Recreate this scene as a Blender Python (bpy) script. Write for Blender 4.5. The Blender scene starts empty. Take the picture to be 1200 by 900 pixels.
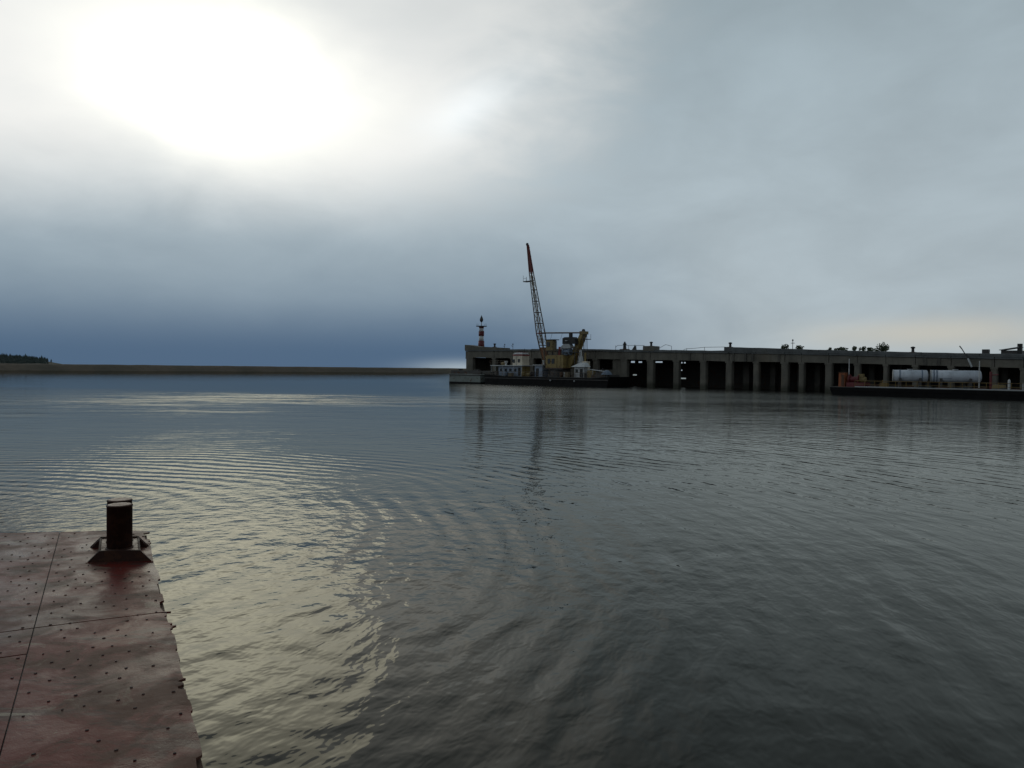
import bpy, bmesh, math, random
import numpy as np
from mathutils import Vector, Matrix, noise as mnoise
R = math.radians
sc = bpy.context.scene
col = sc.collection
random.seed(7)

# ------------------------------------------------------------------ camera
cam_d = bpy.data.cameras.new('camera')
cam = bpy.data.objects.new('camera', cam_d)
col.objects.link(cam)
sc.camera = cam
cam_d.sensor_width = 36
cam_d.lens = 27.0
cam_d.clip_start = 0.1
cam_d.clip_end = 30000
cam.matrix_world = (Matrix.Translation((0, 0, 3.0)) @ Matrix.Rotation(R(90 - 1.108), 4, 'X')
                    @ Matrix.Rotation(0.0105, 4, 'Z'))
sc.view_settings.view_transform = 'Standard'
sc.view_settings.look = 'None'
sc.view_settings.exposure = -2.32
sc.view_settings.gamma = 1.0
sc.cycles.use_denoising = True
sc.cycles.max_bounces = 6
sc.cycles.caustics_reflective = False
sc.cycles.caustics_refractive = False

SUN_AZ, SUN_EL = -21.8, 18.6


# ------------------------------------------------------------------ node helper
class NB:
    def __init__(self, nt):
        self.nt = nt

    def new(self, t, **kw):
        n = self.nt.nodes.new(t)
        for k, v in kw.items():
            setattr(n, k, v)
        return n

    def put(self, sock, v):
        if isinstance(v, bpy.types.NodeSocket):
            self.nt.links.new(v, sock)
        elif v is not None:
            if sock.type == 'RGBA' and len(v) == 3:
                v = (*v, 1)
            sock.default_value = v

    def m(self, op, a, b=None, c=None, clamp=False):
        n = self.new('ShaderNodeMath', operation=op, use_clamp=clamp)
        for i, v in enumerate((a, b, c)):
            if v is not None:
                self.put(n.inputs[i], v)
        return n.outputs[0]

    def vm(self, op, a, b=None):
        n = self.new('ShaderNodeVectorMath', operation=op)
        self.put(n.inputs[0], a)
        if b is not None:
            if op == 'SCALE':
                self.put(n.inputs['Scale'], b)
            else:
                self.put(n.inputs[1], b)
        return n.outputs['Value'] if op in ('LENGTH', 'DOT_PRODUCT', 'DISTANCE') else n.outputs[0]

    def ss(self, x, lo, hi, a=0.0, b=1.0):
        n = self.new('ShaderNodeMapRange', interpolation_type='SMOOTHSTEP')
        self.put(n.inputs['Value'], x)
        n.inputs['From Min'].default_value = lo
        n.inputs['From Max'].default_value = hi
        n.inputs['To Min'].default_value = a
        n.inputs['To Max'].default_value = b
        return n.outputs[0]

    def mix(self, f, a, b, mode='MIX'):
        n = self.new('ShaderNodeMix', data_type='RGBA', blend_type=mode)
        n.clamp_factor = True
        self.put(n.inputs['Factor'], f)
        self.put(n.inputs[6], a)
        self.put(n.inputs[7], b)
        return n.outputs[2]

    def noise(self, vec, scale, detail=3.0, rough=0.5, dist=0.0):
        n = self.new('ShaderNodeTexNoise')
        self.put(n.inputs['Vector'], vec)
        n.inputs['Scale'].default_value = scale
        n.inputs['Detail'].default_value = detail
        n.inputs['Roughness'].default_value = rough
        n.inputs['Distortion'].default_value = dist
        return n.outputs['Fac'], n.outputs['Color']

    def comb(self, x, y, z=0.0):
        n = self.new('ShaderNodeCombineXYZ')
        for i, v in enumerate((x, y, z)):
            self.put(n.inputs[i], v)
        return n.outputs[0]

    def sep(self, v):
        n = self.new('ShaderNodeSeparateXYZ')
        self.put(n.inputs[0], v)
        return n.outputs

    def gauss(self, *terms):
        """exp(-sum((x/s)^2))"""
        tot = None
        for x, s in terms:
            q = self.m('DIVIDE', x, s)
            q = self.m('MULTIPLY', q, q)
            tot = q if tot is None else self.m('ADD', tot, q)
        return self.m('EXPONENT', self.m('MULTIPLY', tot, -1.0))


# ------------------------------------------------------------------ world: overcast morning sky
world = bpy.data.worlds.new('World')
sc.world = world
world.use_nodes = True
nt = world.node_tree
nt.nodes.clear()
b = NB(nt)
tc = b.new('ShaderNodeTexCoord')
dirv = tc.outputs['Generated']
dx, dy, dz = b.sep(dirv)
el = b.m('MULTIPLY', b.m('ARCSINE', b.m('MAXIMUM', dz, 0.0)), 180 / math.pi)       # degrees
az = b.m('MULTIPLY', b.m('ARCTAN2', dx, dy), 180 / math.pi)
# slow cloud turbulence bends every cloud edge
n1f, n1c = b.noise(b.vm('MULTIPLY', dirv, (1, 1, 1.6)), 2.2, 4, 0.55)
n2f, n2c = b.noise(b.vm('MULTIPLY', dirv, (1, 1, 2.2)), 6.0, 5, 0.55, 0.3)
w1 = b.m('SUBTRACT', n1f, 0.5)
w2 = b.m('SUBTRACT', n2f, 0.5)
azw = b.m('ADD', az, b.m('ADD', b.m('MULTIPLY', w1, 12.0), b.m('MULTIPLY', w2, 5.0)))
elw = b.m('ADD', el, b.m('MULTIPLY', b.ss(el, 0, 12, 0.15, 1.0), b.m('ADD', b.m('MULTIPLY', w1, 4.0), b.m('MULTIPLY', w2, 2.2))))
ds = b.m('SUBTRACT', azw, SUN_AZ)
de = b.m('SUBTRACT', elw, SUN_EL)
# grey cloud sheet, darker overhead and away from the sun
toward = b.m('DIVIDE', b.m('ADD', b.vm('DOT_PRODUCT', dirv, (math.sin(R(SUN_AZ)), math.cos(R(SUN_AZ)), 0.0)), 1.0), 2.0)
lum = b.m('MULTIPLY', b.ss(elw, 12, 42, 1.0, 0.50), b.ss(toward, 0.1, 0.95, 0.55, 1.0))
lum = b.m('MULTIPLY', lum, b.m('ADD', 1.0, b.m('MULTIPLY', w2, 0.42)))
grey = b.mix(b.ss(elw, 4, 30), (0.415, 0.487, 0.530), (0.392, 0.482, 0.532))
sky = b.vm('SCALE', grey, lum)
# low bank of blue rain cloud under the sun
lowband = b.m('MULTIPLY', b.ss(elw, 0.3, 14.0, 1.0, 0.0), b.m('MULTIPLY', b.ss(azw, -4, 17, 1.0, 0.0), b.ss(azw, -120, -70)))
blue = b.mix(b.ss(elw, 0.8, 7.5), (0.074, 0.134, 0.222), (0.220, 0.300, 0.372))
sky = b.mix(b.m('POWER', lowband, 0.8), sky, blue)
# bright thin cloud round the sun, cut off on the right by the grey sheet
edge = b.m('ADD', b.m('SUBTRACT', azw, 1.0), b.m('MULTIPLY', b.m('SUBTRACT', elw, 17.0), -0.62))
ell = b.m('ADD', elw, b.m('MULTIPLY', b.m('MAXIMUM', b.m('SUBTRACT', -4.0, ds), 0.0), 0.16))
edge = b.m('ADD', edge, b.m('MULTIPLY', w2, 14.0))
thin = b.m('MULTIPLY', b.ss(edge, -9.0, 9.0, 1.0, 0.0), b.ss(ell, 8.5, 16.5))
thin = b.m('MULTIPLY', thin, b.gauss((ds, 52.0), (b.m('MAXIMUM', de, 0.0), 13.0)))
wisp, _ = b.noise(b.vm('MULTIPLY', dirv, (1, 1, 2.6)), 4.0, 6, 0.6, 0.6)
sky = b.mix(b.m('MULTIPLY', thin, b.ss(wisp, 0.25, 0.65, 0.90, 1.0)), sky, (0.885, 0.885, 0.86))
core = b.gauss((b.m('SUBTRACT', ds, 1.5), 7.2), (b.m('SUBTRACT', de, 0.6), 3.3))
sky = b.vm('ADD', sky, b.vm('SCALE', (1.0, 0.97, 0.72), b.m('MULTIPLY', core, 1.0)))
glow = b.gauss((ds, 16.0), (de, 6.5))
sky = b.vm('ADD', sky, b.vm('SCALE', (0.08, 0.08, 0.075), glow))
spot = b.gauss((b.m('SUBTRACT', b.m('SUBTRACT', azw, b.m('MULTIPLY', b.m('SUBTRACT', elw, 18.2), 1.1)), -3.6), 2.6), (b.m('SUBTRACT', elw, 18.6), 2.4))
sky = b.vm('ADD', sky, b.vm('SCALE', (0.15, 0.17, 0.185), spot))
# clear slot low over the horizon on the right
slot = b.gauss((b.m('SUBTRACT', azw, 28.0), 7.0), (b.m('SUBTRACT', elw, 2.6), 1.0))
sky = b.mix(b.m('MULTIPLY', slot, 0.6), sky, (0.62, 0.575, 0.475))
pale = b.gauss((b.m('SUBTRACT', az, -3.5), 3.5), (b.m('SUBTRACT', el, 0.0), 0.6))
sky = b.mix(b.m('MULTIPLY', pale, 0.6), sky, (0.50, 0.58, 0.62))
nish = b.new('ShaderNodeTexSky', sky_type='NISHITA')
nish.sun_disc = False
nish.sun_elevation = R(SUN_EL)
nish.sun_rotation = R(SUN_AZ)
sky10 = b.vm('SCALE', sky, 50.0)
final = b.mix(0.99, nish.outputs[0], sky10)
bg = b.new('ShaderNodeBackground')
b.put(bg.inputs['Color'], final)
bg.inputs['Strength'].default_value = 0.1
wo = b.new('ShaderNodeOutputWorld')
nt.links.new(bg.outputs[0], wo.inputs['Surface'])

# sun, diffused by the cloud
sun_d = bpy.data.lights.new('sun', 'SUN')
sun_d.energy = 0.5
sun_d.angle = R(22)
sun_d.color = (1.0, 0.93, 0.66)
sun = bpy.data.objects.new('sun', sun_d)
col.objects.link(sun)
sdir = Vector((math.sin(R(SUN_AZ)) * math.cos(R(SUN_EL)), math.cos(R(SUN_AZ)) * math.cos(R(SUN_EL)), math.sin(R(SUN_EL))))
sun.rotation_euler = sdir.to_track_quat('Z', 'Y').to_euler()


# ------------------------------------------------------------------ materials
def new_mat(name):
    m = bpy.data.materials.new(name)
    m.use_nodes = True
    m.node_tree.nodes.clear()
    b = NB(m.node_tree)
    out = b.new('ShaderNodeOutputMaterial')
    p = b.new('ShaderNodeBsdfPrincipled')
    m.node_tree.links.new(p.outputs[0], out.inputs['Surface'])
    return m, b, p, out


def paint(name, c, rust=0.25, rough=0.6, scale=0.8, rustc=(0.10, 0.045, 0.025), metal=0.0, bump=0.01, dirt=0.35):
    """weathered paint or steel: colour drift, streaks of grime, patches of rust"""
    m, b, p, out = new_mat(name)
    tc = b.new('ShaderNodeTexCoord').outputs['Object']
    a, _ = b.noise(tc, scale, 5, 0.6)
    s, _ = b.noise(b.vm('MULTIPLY', tc, (1, 1, 0.18)), scale * 3.0, 4, 0.6)
    r, _ = b.noise(tc, scale * 2.3, 6, 0.68, 0.4)
    d = tuple(x * 0.45 for x in c)
    cc = b.mix(b.m('MULTIPLY', b.ss(a, 0.3, 0.7), dirt), c, d)
    cc = b.mix(b.m('MULTIPLY', b.ss(s, 0.5, 0.75), dirt), cc, tuple(x * 0.5 for x in c))
    cc = b.mix(b.ss(r, 0.72 - rust * 0.5, 0.80 - rust * 0.5), cc, rustc) if rust > 0 else cc
    b.put(p.inputs['Base Color'], cc)
    b.put(p.inputs['Roughness'], b.ss(r, 0.3, 0.75, rough - 0.1, min(1, rough + 0.2)))
    p.inputs['Metallic'].default_value = metal
    bp = b.new('ShaderNodeBump')
    bp.inputs['Strength'].default_value = 0.6
    bp.inputs['Distance'].default_value = bump
    b.put(bp.inputs['Height'], r)
    m.node_tree.links.new(bp.outputs[0], p.inputs['Normal'])
    return m


def concrete(name, c, dark=0.5):
    m, b, p, out = new_mat(name)
    tc = b.new('ShaderNodeTexCoord').outputs['Object']
    a, _ = b.noise(tc, 0.35, 5, 0.6)
    s, _ = b.noise(b.vm('MULTIPLY', tc, (1, 1, 0.12)), 1.6, 5, 0.65)
    f, _ = b.noise(tc, 7.0, 5, 0.7)
    w, _ = b.noise(tc, 0.12, 3, 0.6)
    cc = b.mix(b.ss(a, 0.32, 0.7), c, tuple(x * 0.62 for x in c))
    cc = b.mix(b.m('MULTIPLY', b.ss(s, 0.48, 0.72), dark), cc, tuple(x * 0.35 for x in c))
    cc = b.mix(b.m('MULTIPLY', b.ss(w, 0.55, 0.75), 0.5), cc, (c[0] * 0.8, c[1] * 0.62, c[2] * 0.42))
    cc = b.mix(b.m('MULTIPLY', b.ss(f, 0.55, 0.75), 0.35), cc, tuple(min(1, x * 1.35) for x in c))
    tz = b.sep(tc)[2]
    tide = b.ss(b.m('ADD', tz, b.m('MULTIPLY', b.m('SUBTRACT', s, 0.5), 1.6)), 0.35, 1.3, 0.75, 0.0)      # wet weed line above the water
    cc = b.mix(tide, cc, (c[0] * 0.22, c[1] * 0.25, c[2] * 0.2))
    b.put(p.inputs['Base Color'], cc)
    p.inputs['Roughness'].default_value = 0.9
    bp = b.new('ShaderNodeBump')
    bp.inputs['Strength'].default_value = 0.8
    bp.inputs['Distance'].default_value = 0.04
    b.put(bp.inputs['Height'], f)
    m.node_tree.links.new(bp.outputs[0], p.inputs['Normal'])
    return m


def leafy(name, c1, c2):
    m, b, p, out = new_mat(name)
    g = b.new('ShaderNodeNewGeometry')
    f, _ = b.noise(g.outputs['Position'], 1.2, 3, 0.6)
    cc = b.mix(b.m('ADD', b.m('MULTIPLY', g.outputs['Random Per Island'], 0.5), b.m('MULTIPLY', f, 0.5)), c1, c2)
    b.put(p.inputs['Base Color'], cc)
    p.inputs['Roughness'].default_value = 0.7
    return m


M = {}
M['concrete'] = concrete('stained concrete', (0.205, 0.187, 0.157))
M['concrete_dark'] = concrete('darker concrete', (0.13, 0.12, 0.105))  # darker tone for rear columns, ceiling beams and pilasters
M['cap'] = concrete('grey cap concrete', (0.165, 0.172, 0.175))
M['wall'] = paint('dark sheet piling', (0.06, 0.055, 0.05), 0.35, 0.8)
M['hull'] = paint('black tarred hull', (0.010, 0.0095, 0.010), 0.12, 0.6, rustc=(0.07, 0.035, 0.02))
M['hull'].node_tree.nodes['Principled BSDF'].inputs['Specular IOR Level'].default_value = 0.12
M['hull_grey'] = paint('grey green hull paint', (0.24, 0.27, 0.25), 0.3, 0.6)
M['deck_dark'] = paint('dark deck paint', (0.09, 0.085, 0.08), 0.35, 0.7)
M['cream'] = paint('cream paint', (0.80, 0.70, 0.56), 0.10, 0.5)
M['white'] = paint('dirty white paint', (0.72, 0.73, 0.74), 0.1, 0.5)
M['bluewhite'] = paint('blue white paint', (0.32, 0.38, 0.48), 0.2, 0.5)
M['ochre'] = paint('ochre paint', (0.33, 0.235, 0.085), 0.3, 0.55)
M['ochre_dark'] = paint('dull ochre paint', (0.26, 0.19, 0.08), 0.25, 0.6)
M['red'] = paint('red paint', (0.26, 0.032, 0.03), 0.2, 0.5)
M['darkred'] = paint('dark red paint', (0.17, 0.025, 0.03), 0.2, 0.5)
M['orange'] = paint('orange paint', (0.36, 0.10, 0.03), 0.3, 0.5)
M['yellow'] = paint('yellow paint', (0.24, 0.15, 0.035), 0.35, 0.5)
M['greymetal'] = paint('pale grey metal', (0.50, 0.51, 0.52), 0.15, 0.45)
M['steel'] = paint('dark steel', (0.065, 0.06, 0.06), 0.3, 0.6)
M['rusty'] = paint('rusty steel', (0.12, 0.06, 0.035), 0.5, 0.7)
M['lattice'] = paint('weathered boom steel', (0.15, 0.115, 0.085), 0.4, 0.6)
M['lattice_pale'] = paint('pale lattice paint', (0.55, 0.52, 0.44), 0.2, 0.6)
M['tank'] = paint('white tank paint', (0.66, 0.70, 0.78), 0.06, 0.45, dirt=0.5)
M['blue'] = paint('blue grey cloth', (0.20, 0.25, 0.33), 0.0, 0.7)
M['black'] = paint('black steel', (0.02, 0.02, 0.021), 0.1, 0.6)
M['bollard'] = paint('dark red bollard steel', (0.048, 0.021, 0.015), 0.45, 0.65, scale=5, rustc=(0.07, 0.03, 0.018), bump=0.004)
M['bollard'].node_tree.nodes['Principled BSDF'].inputs['Specular IOR Level'].default_value = 0.2
M['bollard_top'] = paint('pale bollard cap', (0.33, 0.20, 0.15), 0.25, 0.5, scale=6, bump=0.003)  # post caps and pedestal paler than the post sides
M['boom_foot'] = paint('orange rust paint', (0.24, 0.10, 0.04), 0.4, 0.6)
M['boom_tip'] = paint('faded red brown paint', (0.15, 0.045, 0.035), 0.4, 0.6)
M['wood'] = paint('grey wood', (0.22, 0.17, 0.11), 0.0, 0.8, scale=3)
mg, b, p, out = new_mat('dark window glass')
p.inputs['Base Color'].default_value = (0.012, 0.014, 0.016, 1)
p.inputs['Roughness'].default_value = 0.08
M['glass'] = mg
M['stud'] = paint('dark stud steel', (0.055, 0.022, 0.018), 0.3, 0.6, scale=4)
M['leaf'] = leafy('shrub leaves', (0.035, 0.05, 0.022), (0.08, 0.10, 0.04))
M['conifer'] = leafy('haze-tinted conifer needles', (0.040, 0.058, 0.055), (0.065, 0.090, 0.080))  # bluish tint puts distance haze into the needle colour
M['bark'] = paint('bark', (0.07, 0.055, 0.045), 0.0, 0.9, scale=3)


def earth(name, c1, c2, scale):
    m, b, p, out = new_mat(name)
    g = b.new('ShaderNodeNewGeometry').outputs['Position']
    a, _ = b.noise(g, scale, 6, 0.65)
    f, _ = b.noise(b.vm('MULTIPLY', g, (1, 1, 6)), scale * 6, 4, 0.6)
    cc = b.mix(b.ss(a, 0.35, 0.68), c1, c2)
    cc = b.mix(b.m('MULTIPLY', b.ss(f, 0.45, 0.7), 0.6), cc, tuple(x * 0.5 for x in c1))
    b.put(p.inputs['Base Color'], cc)
    p.inputs['Roughness'].default_value = 0.95
    return m


M['dike'] = earth('dike stone and dry grass', (0.150, 0.115, 0.085), (0.095, 0.082, 0.062), 0.06)
M['hill'] = earth('hill ground', (0.035, 0.045, 0.03), (0.05, 0.05, 0.035), 0.02)

# wet red deck paint, worn
m, b, p, out = new_mat('worn red deck paint')
P = b.new('ShaderNodeNewGeometry').outputs['Position']
big, _ = b.noise(P, 0.9, 5, 0.6, 0.4)
med, _ = b.noise(P, 2.6, 6, 0.66, 0.6)
sml, _ = b.noise(P, 14.0, 5, 0.7)
st, _ = b.noise(b.vm('MULTIPLY', P, (0.7, 2.2, 1)), 1.6, 6, 0.65, 1.0)
cc = b.mix(b.ss(big, 0.34, 0.66), (0.152, 0.021, 0.016), (0.100, 0.027, 0.020))
cc = b.mix(b.ss(med, 0.49, 0.60), cc, (0.125, 0.058, 0.040))
pal, _ = b.noise(b.vm('ADD', P, (9.0, 4.0, 0.0)), 3.4, 7, 0.7, 0.8)
cc = b.mix(b.m('MULTIPLY', b.ss(pal, 0.585, 0.63), 0.75), cc, (0.215, 0.150, 0.105))
run, _ = b.noise(b.vm('MULTIPLY', P, (1.3, 5.5, 1.0)), 2.2, 6, 0.7, 0.5)
cc = b.mix(b.m('MULTIPLY', b.ss(run, 0.56, 0.68), 0.7), cc, (0.050, 0.024, 0.018))
cc = b.mix(b.m('MULTIPLY', b.ss(st, 0.52, 0.62), 0.7), cc, (0.070, 0.040, 0.034))
cc = b.mix(b.ss(st, 0.655, 0.69), cc, (0.30, 0.24, 0.18))
cc = b.mix(b.m('MULTIPLY', b.ss(sml, 0.58, 0.72), 0.6), cc, (0.05, 0.03, 0.026))
b.put(p.inputs['Base Color'], cc)
wet, _ = b.noise(b.vm('ADD', P, (3.0, 1.0, 0.0)), 1.3, 4, 0.55, 0.5)
wet = b.ss(wet, 0.52, 0.62)
cc = b.mix(b.m('MULTIPLY', wet, 0.35), cc, (0.06, 0.016, 0.013))
b.put(p.inputs['Base Color'], cc)
b.put(p.inputs['Roughness'], b.m('MULTIPLY', b.m('ADD', b.ss(med, 0.3, 0.7, 0.30, 0.58), b.m('MULTIPLY', b.m('SUBTRACT', sml, 0.5), 0.15)), b.m('SUBTRACT', 1.0, b.m('MULTIPLY', wet, 0.25))))
bp = b.new('ShaderNodeBump')
bp.inputs['Strength'].default_value = 0.5
bp.inputs['Distance'].default_value = 0.006
p.inputs['Specular IOR Level'].default_value = 0.085
b.put(bp.inputs['Height'], b.m('ADD', sml, b.m('MULTIPLY', med, 1.5)))
m.node_tree.links.new(bp.outputs[0], p.inputs['Normal'])
M['deck_red'] = m

# water
m, b, p, out = new_mat('river water')
P = b.new('ShaderNodeNewGeometry').outputs['Position']
px, py, _z = b.sep(P)
dist = b.vm('LENGTH', b.comb(px, py, 0.0))
wrp, wrc = b.noise(P, 0.11, 2, 0.5)
wv = b.vm('SCALE', b.vm('SUBTRACT', wrc, (0.5, 0.5, 0.5)), 1.6)
Q = b.vm('ADD', P, wv)
qx, qy, _z = b.sep(Q)
rx = b.m('SUBTRACT', qx, -12.5)
ry = b.m('SUBTRACT', qy, 13.0)
rr = b.vm('LENGTH', b.comb(rx, ry, 0.0))
ra = b.m('ARCTAN2', ry, rx)
pol = b.comb(rr, b.m('MULTIPLY', ra, 6.0), 0.0)          # crests run as arcs round the source
h1, _ = b.noise(pol, 2.4, 1, 0.4, 0.15)
h2, _ = b.noise(b.vm('ADD', b.vm('MULTIPLY', pol, (1.0, 1.3, 1.0)), (31.0, 7.0, 0.0)), 5.2, 2, 0.5, 0.2)
h3, _ = b.noise(b.vm('MULTIPLY', P, (0.35, 1.0, 1.0)), 0.42, 3, 0.5, 0.2)
sx_ = b.m('SUBTRACT', qx, -1.5)
sy_ = b.m('SUBTRACT', qy, 9.6)
r2 = b.vm('LENGTH', b.comb(sx_, sy_, 0.0))                # small set of rings by the deck corner
ring = b.m('SINE', b.m('ADD', b.m('MULTIPLY', rr, 9.6), b.m('MULTIPLY', wrp, 16.0)))
ring2 = b.m('MULTIPLY', b.m('SINE', b.m('MULTIPLY', r2, 12.5)), b.m('MULTIPLY', b.ss(r2, 2.5, 6.5, 0.0022, 0.0), b.ss(r2, 0.3, 1.2)))
gust, _ = b.noise(b.vm('MULTIPLY', P, (0.6, 1.0, 1.0)), 0.055, 3, 0.55)
bnd = b.m('ADD', py, b.m('MULTIPLY', b.m('SUBTRACT', gust, 0.5), 60.0))
lee = b.ss(b.m('DIVIDE', px, b.m('MAXIMUM', py, 1.0)), -0.12, -0.03, 1.0, 0.0)          # sheltered water along the dike
calm = b.m('SUBTRACT', 1.0, b.m('MULTIPLY', b.m('MULTIPLY', b.ss(b.m('ADD', bnd, b.m('MULTIPLY', px, 0.15)), 74.0, 92.0), lee), 0.8))
wash = b.gauss((b.m('ADD', px, 4.0), 12.0), (b.m('SUBTRACT', py, 12.0), 10.0))      # wash running off the near barge
strk, _ = b.noise(b.vm('MULTIPLY', P, (0.10, 0.30, 1.0)), 1.0, 4, 0.6)
patch = b.gauss((b.m('ADD', px, 22.0), 19.0), (b.m('SUBTRACT', bnd, 70.0), 15.0))          # wind ruffled patch
patch = b.m('MULTIPLY', patch, b.ss(strk, 0.36, 0.60))
near = b.ss(dist, 4.0, 11.0, 0.85, 1.0)
amp = b.m('MULTIPLY', b.m('MULTIPLY', calm, near), b.ss(gust, 0.3, 0.7, 0.7, 1.25))
amp = b.m('MULTIPLY', amp, b.m('ADD', b.m('ADD', b.ss(b.m('DIVIDE', px, b.m('MAXIMUM', py, 1.0)), -0.25, 0.15, 0.32, 0.50), b.m('MULTIPLY', patch, 0.6)), b.m('MULTIPLY', wash, 0.68)))
H = b.m('MULTIPLY', h1, 0.036)
H = b.m('ADD', H, b.m('MULTIPLY', h2, 0.019))
H = b.m('ADD', H, b.m('MULTIPLY', h3, 0.05))
H = b.m('ADD', H, b.m('MULTIPLY', ring, b.m('MULTIPLY', b.ss(rr, 9, 28, 0.0115, 0.0045), b.ss(wrp, 0.35, 0.6))))
H = b.m('ADD', H, ring2)
h4, _ = b.noise(b.vm('MULTIPLY', P, (0.8, 1.0, 1.0)), 0.45, 2, 0.6)
H = b.m('ADD', H, b.m('MULTIPLY', b.m('MULTIPLY', h4, patch), 0.40))
bp = b.new('ShaderNodeBump')
bp.inputs['Distance'].default_value = 1.0
b.put(bp.inputs['Strength'], amp)
b.put(bp.inputs['Height'], H)
m.node_tree.links.new(bp.outputs[0], p.inputs['Normal'])
m.node_tree.nodes.remove(p)
rgh = b.m('ADD', b.ss(dist, 12, 60, 0.03, 0.065), b.m('MULTIPLY', patch, 0.075))
rgh = b.m('ADD', rgh, b.m('MULTIPLY', b.ss(bnd, 25, 120, 0.0, 0.12), b.m('SUBTRACT', 1.0, lee)))
rgh = b.m('MULTIPLY', rgh, b.ss(calm, 0.2, 1.0, 0.25, 1.0))
dif = b.new('ShaderNodeBsdfDiffuse')
dif.inputs['Color'].default_value = (0.014, 0.013, 0.009, 1)
gls = b.new('ShaderNodeBsdfGlossy')
gls.inputs['Color'].default_value = (0.725, 0.715, 0.665, 1)
b.put(gls.inputs['Roughness'], rgh)
fre = b.new('ShaderNodeFresnel')
fre.inputs['IOR'].default_value = 1.333
for n_ in (gls, fre, dif):
    m.node_tree.links.new(bp.outputs[0], n_.inputs['Normal'])
mx = b.new('ShaderNodeMixShader')
m.node_tree.links.new(fre.outputs[0], mx.inputs[0])
m.node_tree.links.new(dif.outputs[0], mx.inputs[1])
m.node_tree.links.new(gls.outputs[0], mx.inputs[2])
m.node_tree.links.new(mx.outputs[0], out.inputs['Surface'])
M['water'] = m


# ------------------------------------------------------------------ mesh helpers
class MB:
    def __init__(self):
        self.v, self.f = [], []

    def add(self, vs, fs):
        o = len(self.v)
        self.v += [tuple(x) for x in vs]
        self.f += [tuple(i + o for i in f) for f in fs]
        return self

    def box(self, x0, x1, y0, y1, z0, z1, tx=0.0, jit=0.0):
        r = lambda: random.uniform(-jit, jit)
        vs = [(x0 + r(), y0 + r(), z0 + r()), (x1 + r(), y0 + r(), z0 + r()), (x1 + r(), y1 + r(), z0 + r()), (x0 + r(), y1 + r(), z0 + r()),
              (x0 + tx + r(), y0 + tx + r(), z1 + r()), (x1 - tx + r(), y0 + tx + r(), z1 + r()), (x1 - tx + r(), y1 - tx + r(), z1 + r()), (x0 + tx + r(), y1 - tx + r(), z1 + r())]
        return self.add(vs, [(0, 3, 2, 1), (4, 5, 6, 7), (0, 1, 5, 4), (1, 2, 6, 5), (2, 3, 7, 6), (3, 0, 4, 7)])

    def bar(self, p, q, r, r2=None, n=6):
        p, q = Vector(p), Vector(q)
        r2 = r if r2 is None else r2
        d = (q - p).normalized()
        a = d.orthogonal().normalized()
        c = d.cross(a)
        vs = []
        for P_, rad in ((p, r), (q, r2)):
            for i in range(n):
                t = 2 * math.pi * (i + .5) / n
                vs.append(P_ + a * (math.cos(t) * rad) + c * (math.sin(t) * rad))
        fs = [(i, (i + 1) % n, n + (i + 1) % n, n + i) for i in range(n)]
        return self.add(vs, fs + [tuple(reversed(range(n))), tuple(range(n, 2 * n))])

    def lathe(self, c, prof, n=16, axis='z'):
        """prof = [(radius, height)...]"""
        vs, fs = [], []
        for r, h in prof:
            for i in range(n):
                t = 2 * math.pi * i / n
                a, e = r * math.cos(t), r * math.sin(t)
                vs.append((c[0] + a, c[1] + e, c[2] + h) if axis == 'z' else (c[0] + h, c[1] + a, c[2] + e))
        k = len(prof)
        for j in range(k - 1):
            for i in range(n):
                fs.append((j * n + i, j * n + (i + 1) % n, (j + 1) * n + (i + 1) % n, (j + 1) * n + i))
        fs += [tuple(reversed(range(n))), tuple(range((k - 1) * n, k * n))]
        return self.add(vs, fs)

    def prism(self, pts, axis, a0, a1):
        """polygon pts extruded along axis ('x','y','z') from a0 to a1"""
        n = len(pts)
        mk = {'x': lambda p, a: (a, p[0], p[1]), 'y': lambda p, a: (p[0], a, p[1]), 'z': lambda p, a: (p[0], p[1], a)}[axis]
        vs = [mk(p, a0) for p in pts] + [mk(p, a1) for p in pts]
        fs = [(i, (i + 1) % n, n + (i + 1) % n, n + i) for i in range(n)]
        return self.add(vs, fs + [tuple(reversed(range(n))), tuple(range(n, 2 * n))])

    def mesh(self, name, mat, smooth=False, org=(0, 0, 0)):
        me = bpy.data.meshes.new(name)
        o = Vector(org)
        me.from_pydata([tuple(Vector(v) - o) for v in self.v], [], self.f)
        bm = bmesh.new()
        bm.from_mesh(me)
        bmesh.ops.recalc_face_normals(bm, faces=bm.faces)
        bm.to_mesh(me)
        bm.free()
        me.materials.append(mat)
        if smooth:
            for p_ in me.polygons:
                p_.use_smooth = len(p_.vertices) <= 4
        return me


ORG = {}


def tag(o, label, cat, group=None):
    o['label'] = label
    o['category'] = cat
    if group:
        o['group'] = group
    return o


def thing(name, label, cat, loc, rot=0.0, group=None, org=None):
    o = bpy.data.objects.new(name, None)
    col.objects.link(o)
    o.empty_display_size = 0.3
    o.location = loc
    o.rotation_euler = (0, 0, rot)
    ORG[o.name] = Vector(org if org is not None else (0, 0, 0))
    return tag(o, label, cat, group)


def part(name, mb, mat, parent=None, smooth=False, label=None, kind=None, bevel=0.0):
    root = parent
    while root is not None and root.name not in ORG:
        root = root.parent
    org = ORG[root.name] if root is not None else (0, 0, 0)
    o = bpy.data.objects.new(name, mb.mesh(name, mat, smooth, org))
    col.objects.link(o)
    o.parent = parent
    if label:
        o['label'] = label
    if kind:
        o['kind'] = kind
    if bevel:
        bv = o.modifiers.new('bevel', 'BEVEL')
        bv.width = bevel
        bv.segments = 2
        bv.limit_method = 'ANGLE'
    return o


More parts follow.
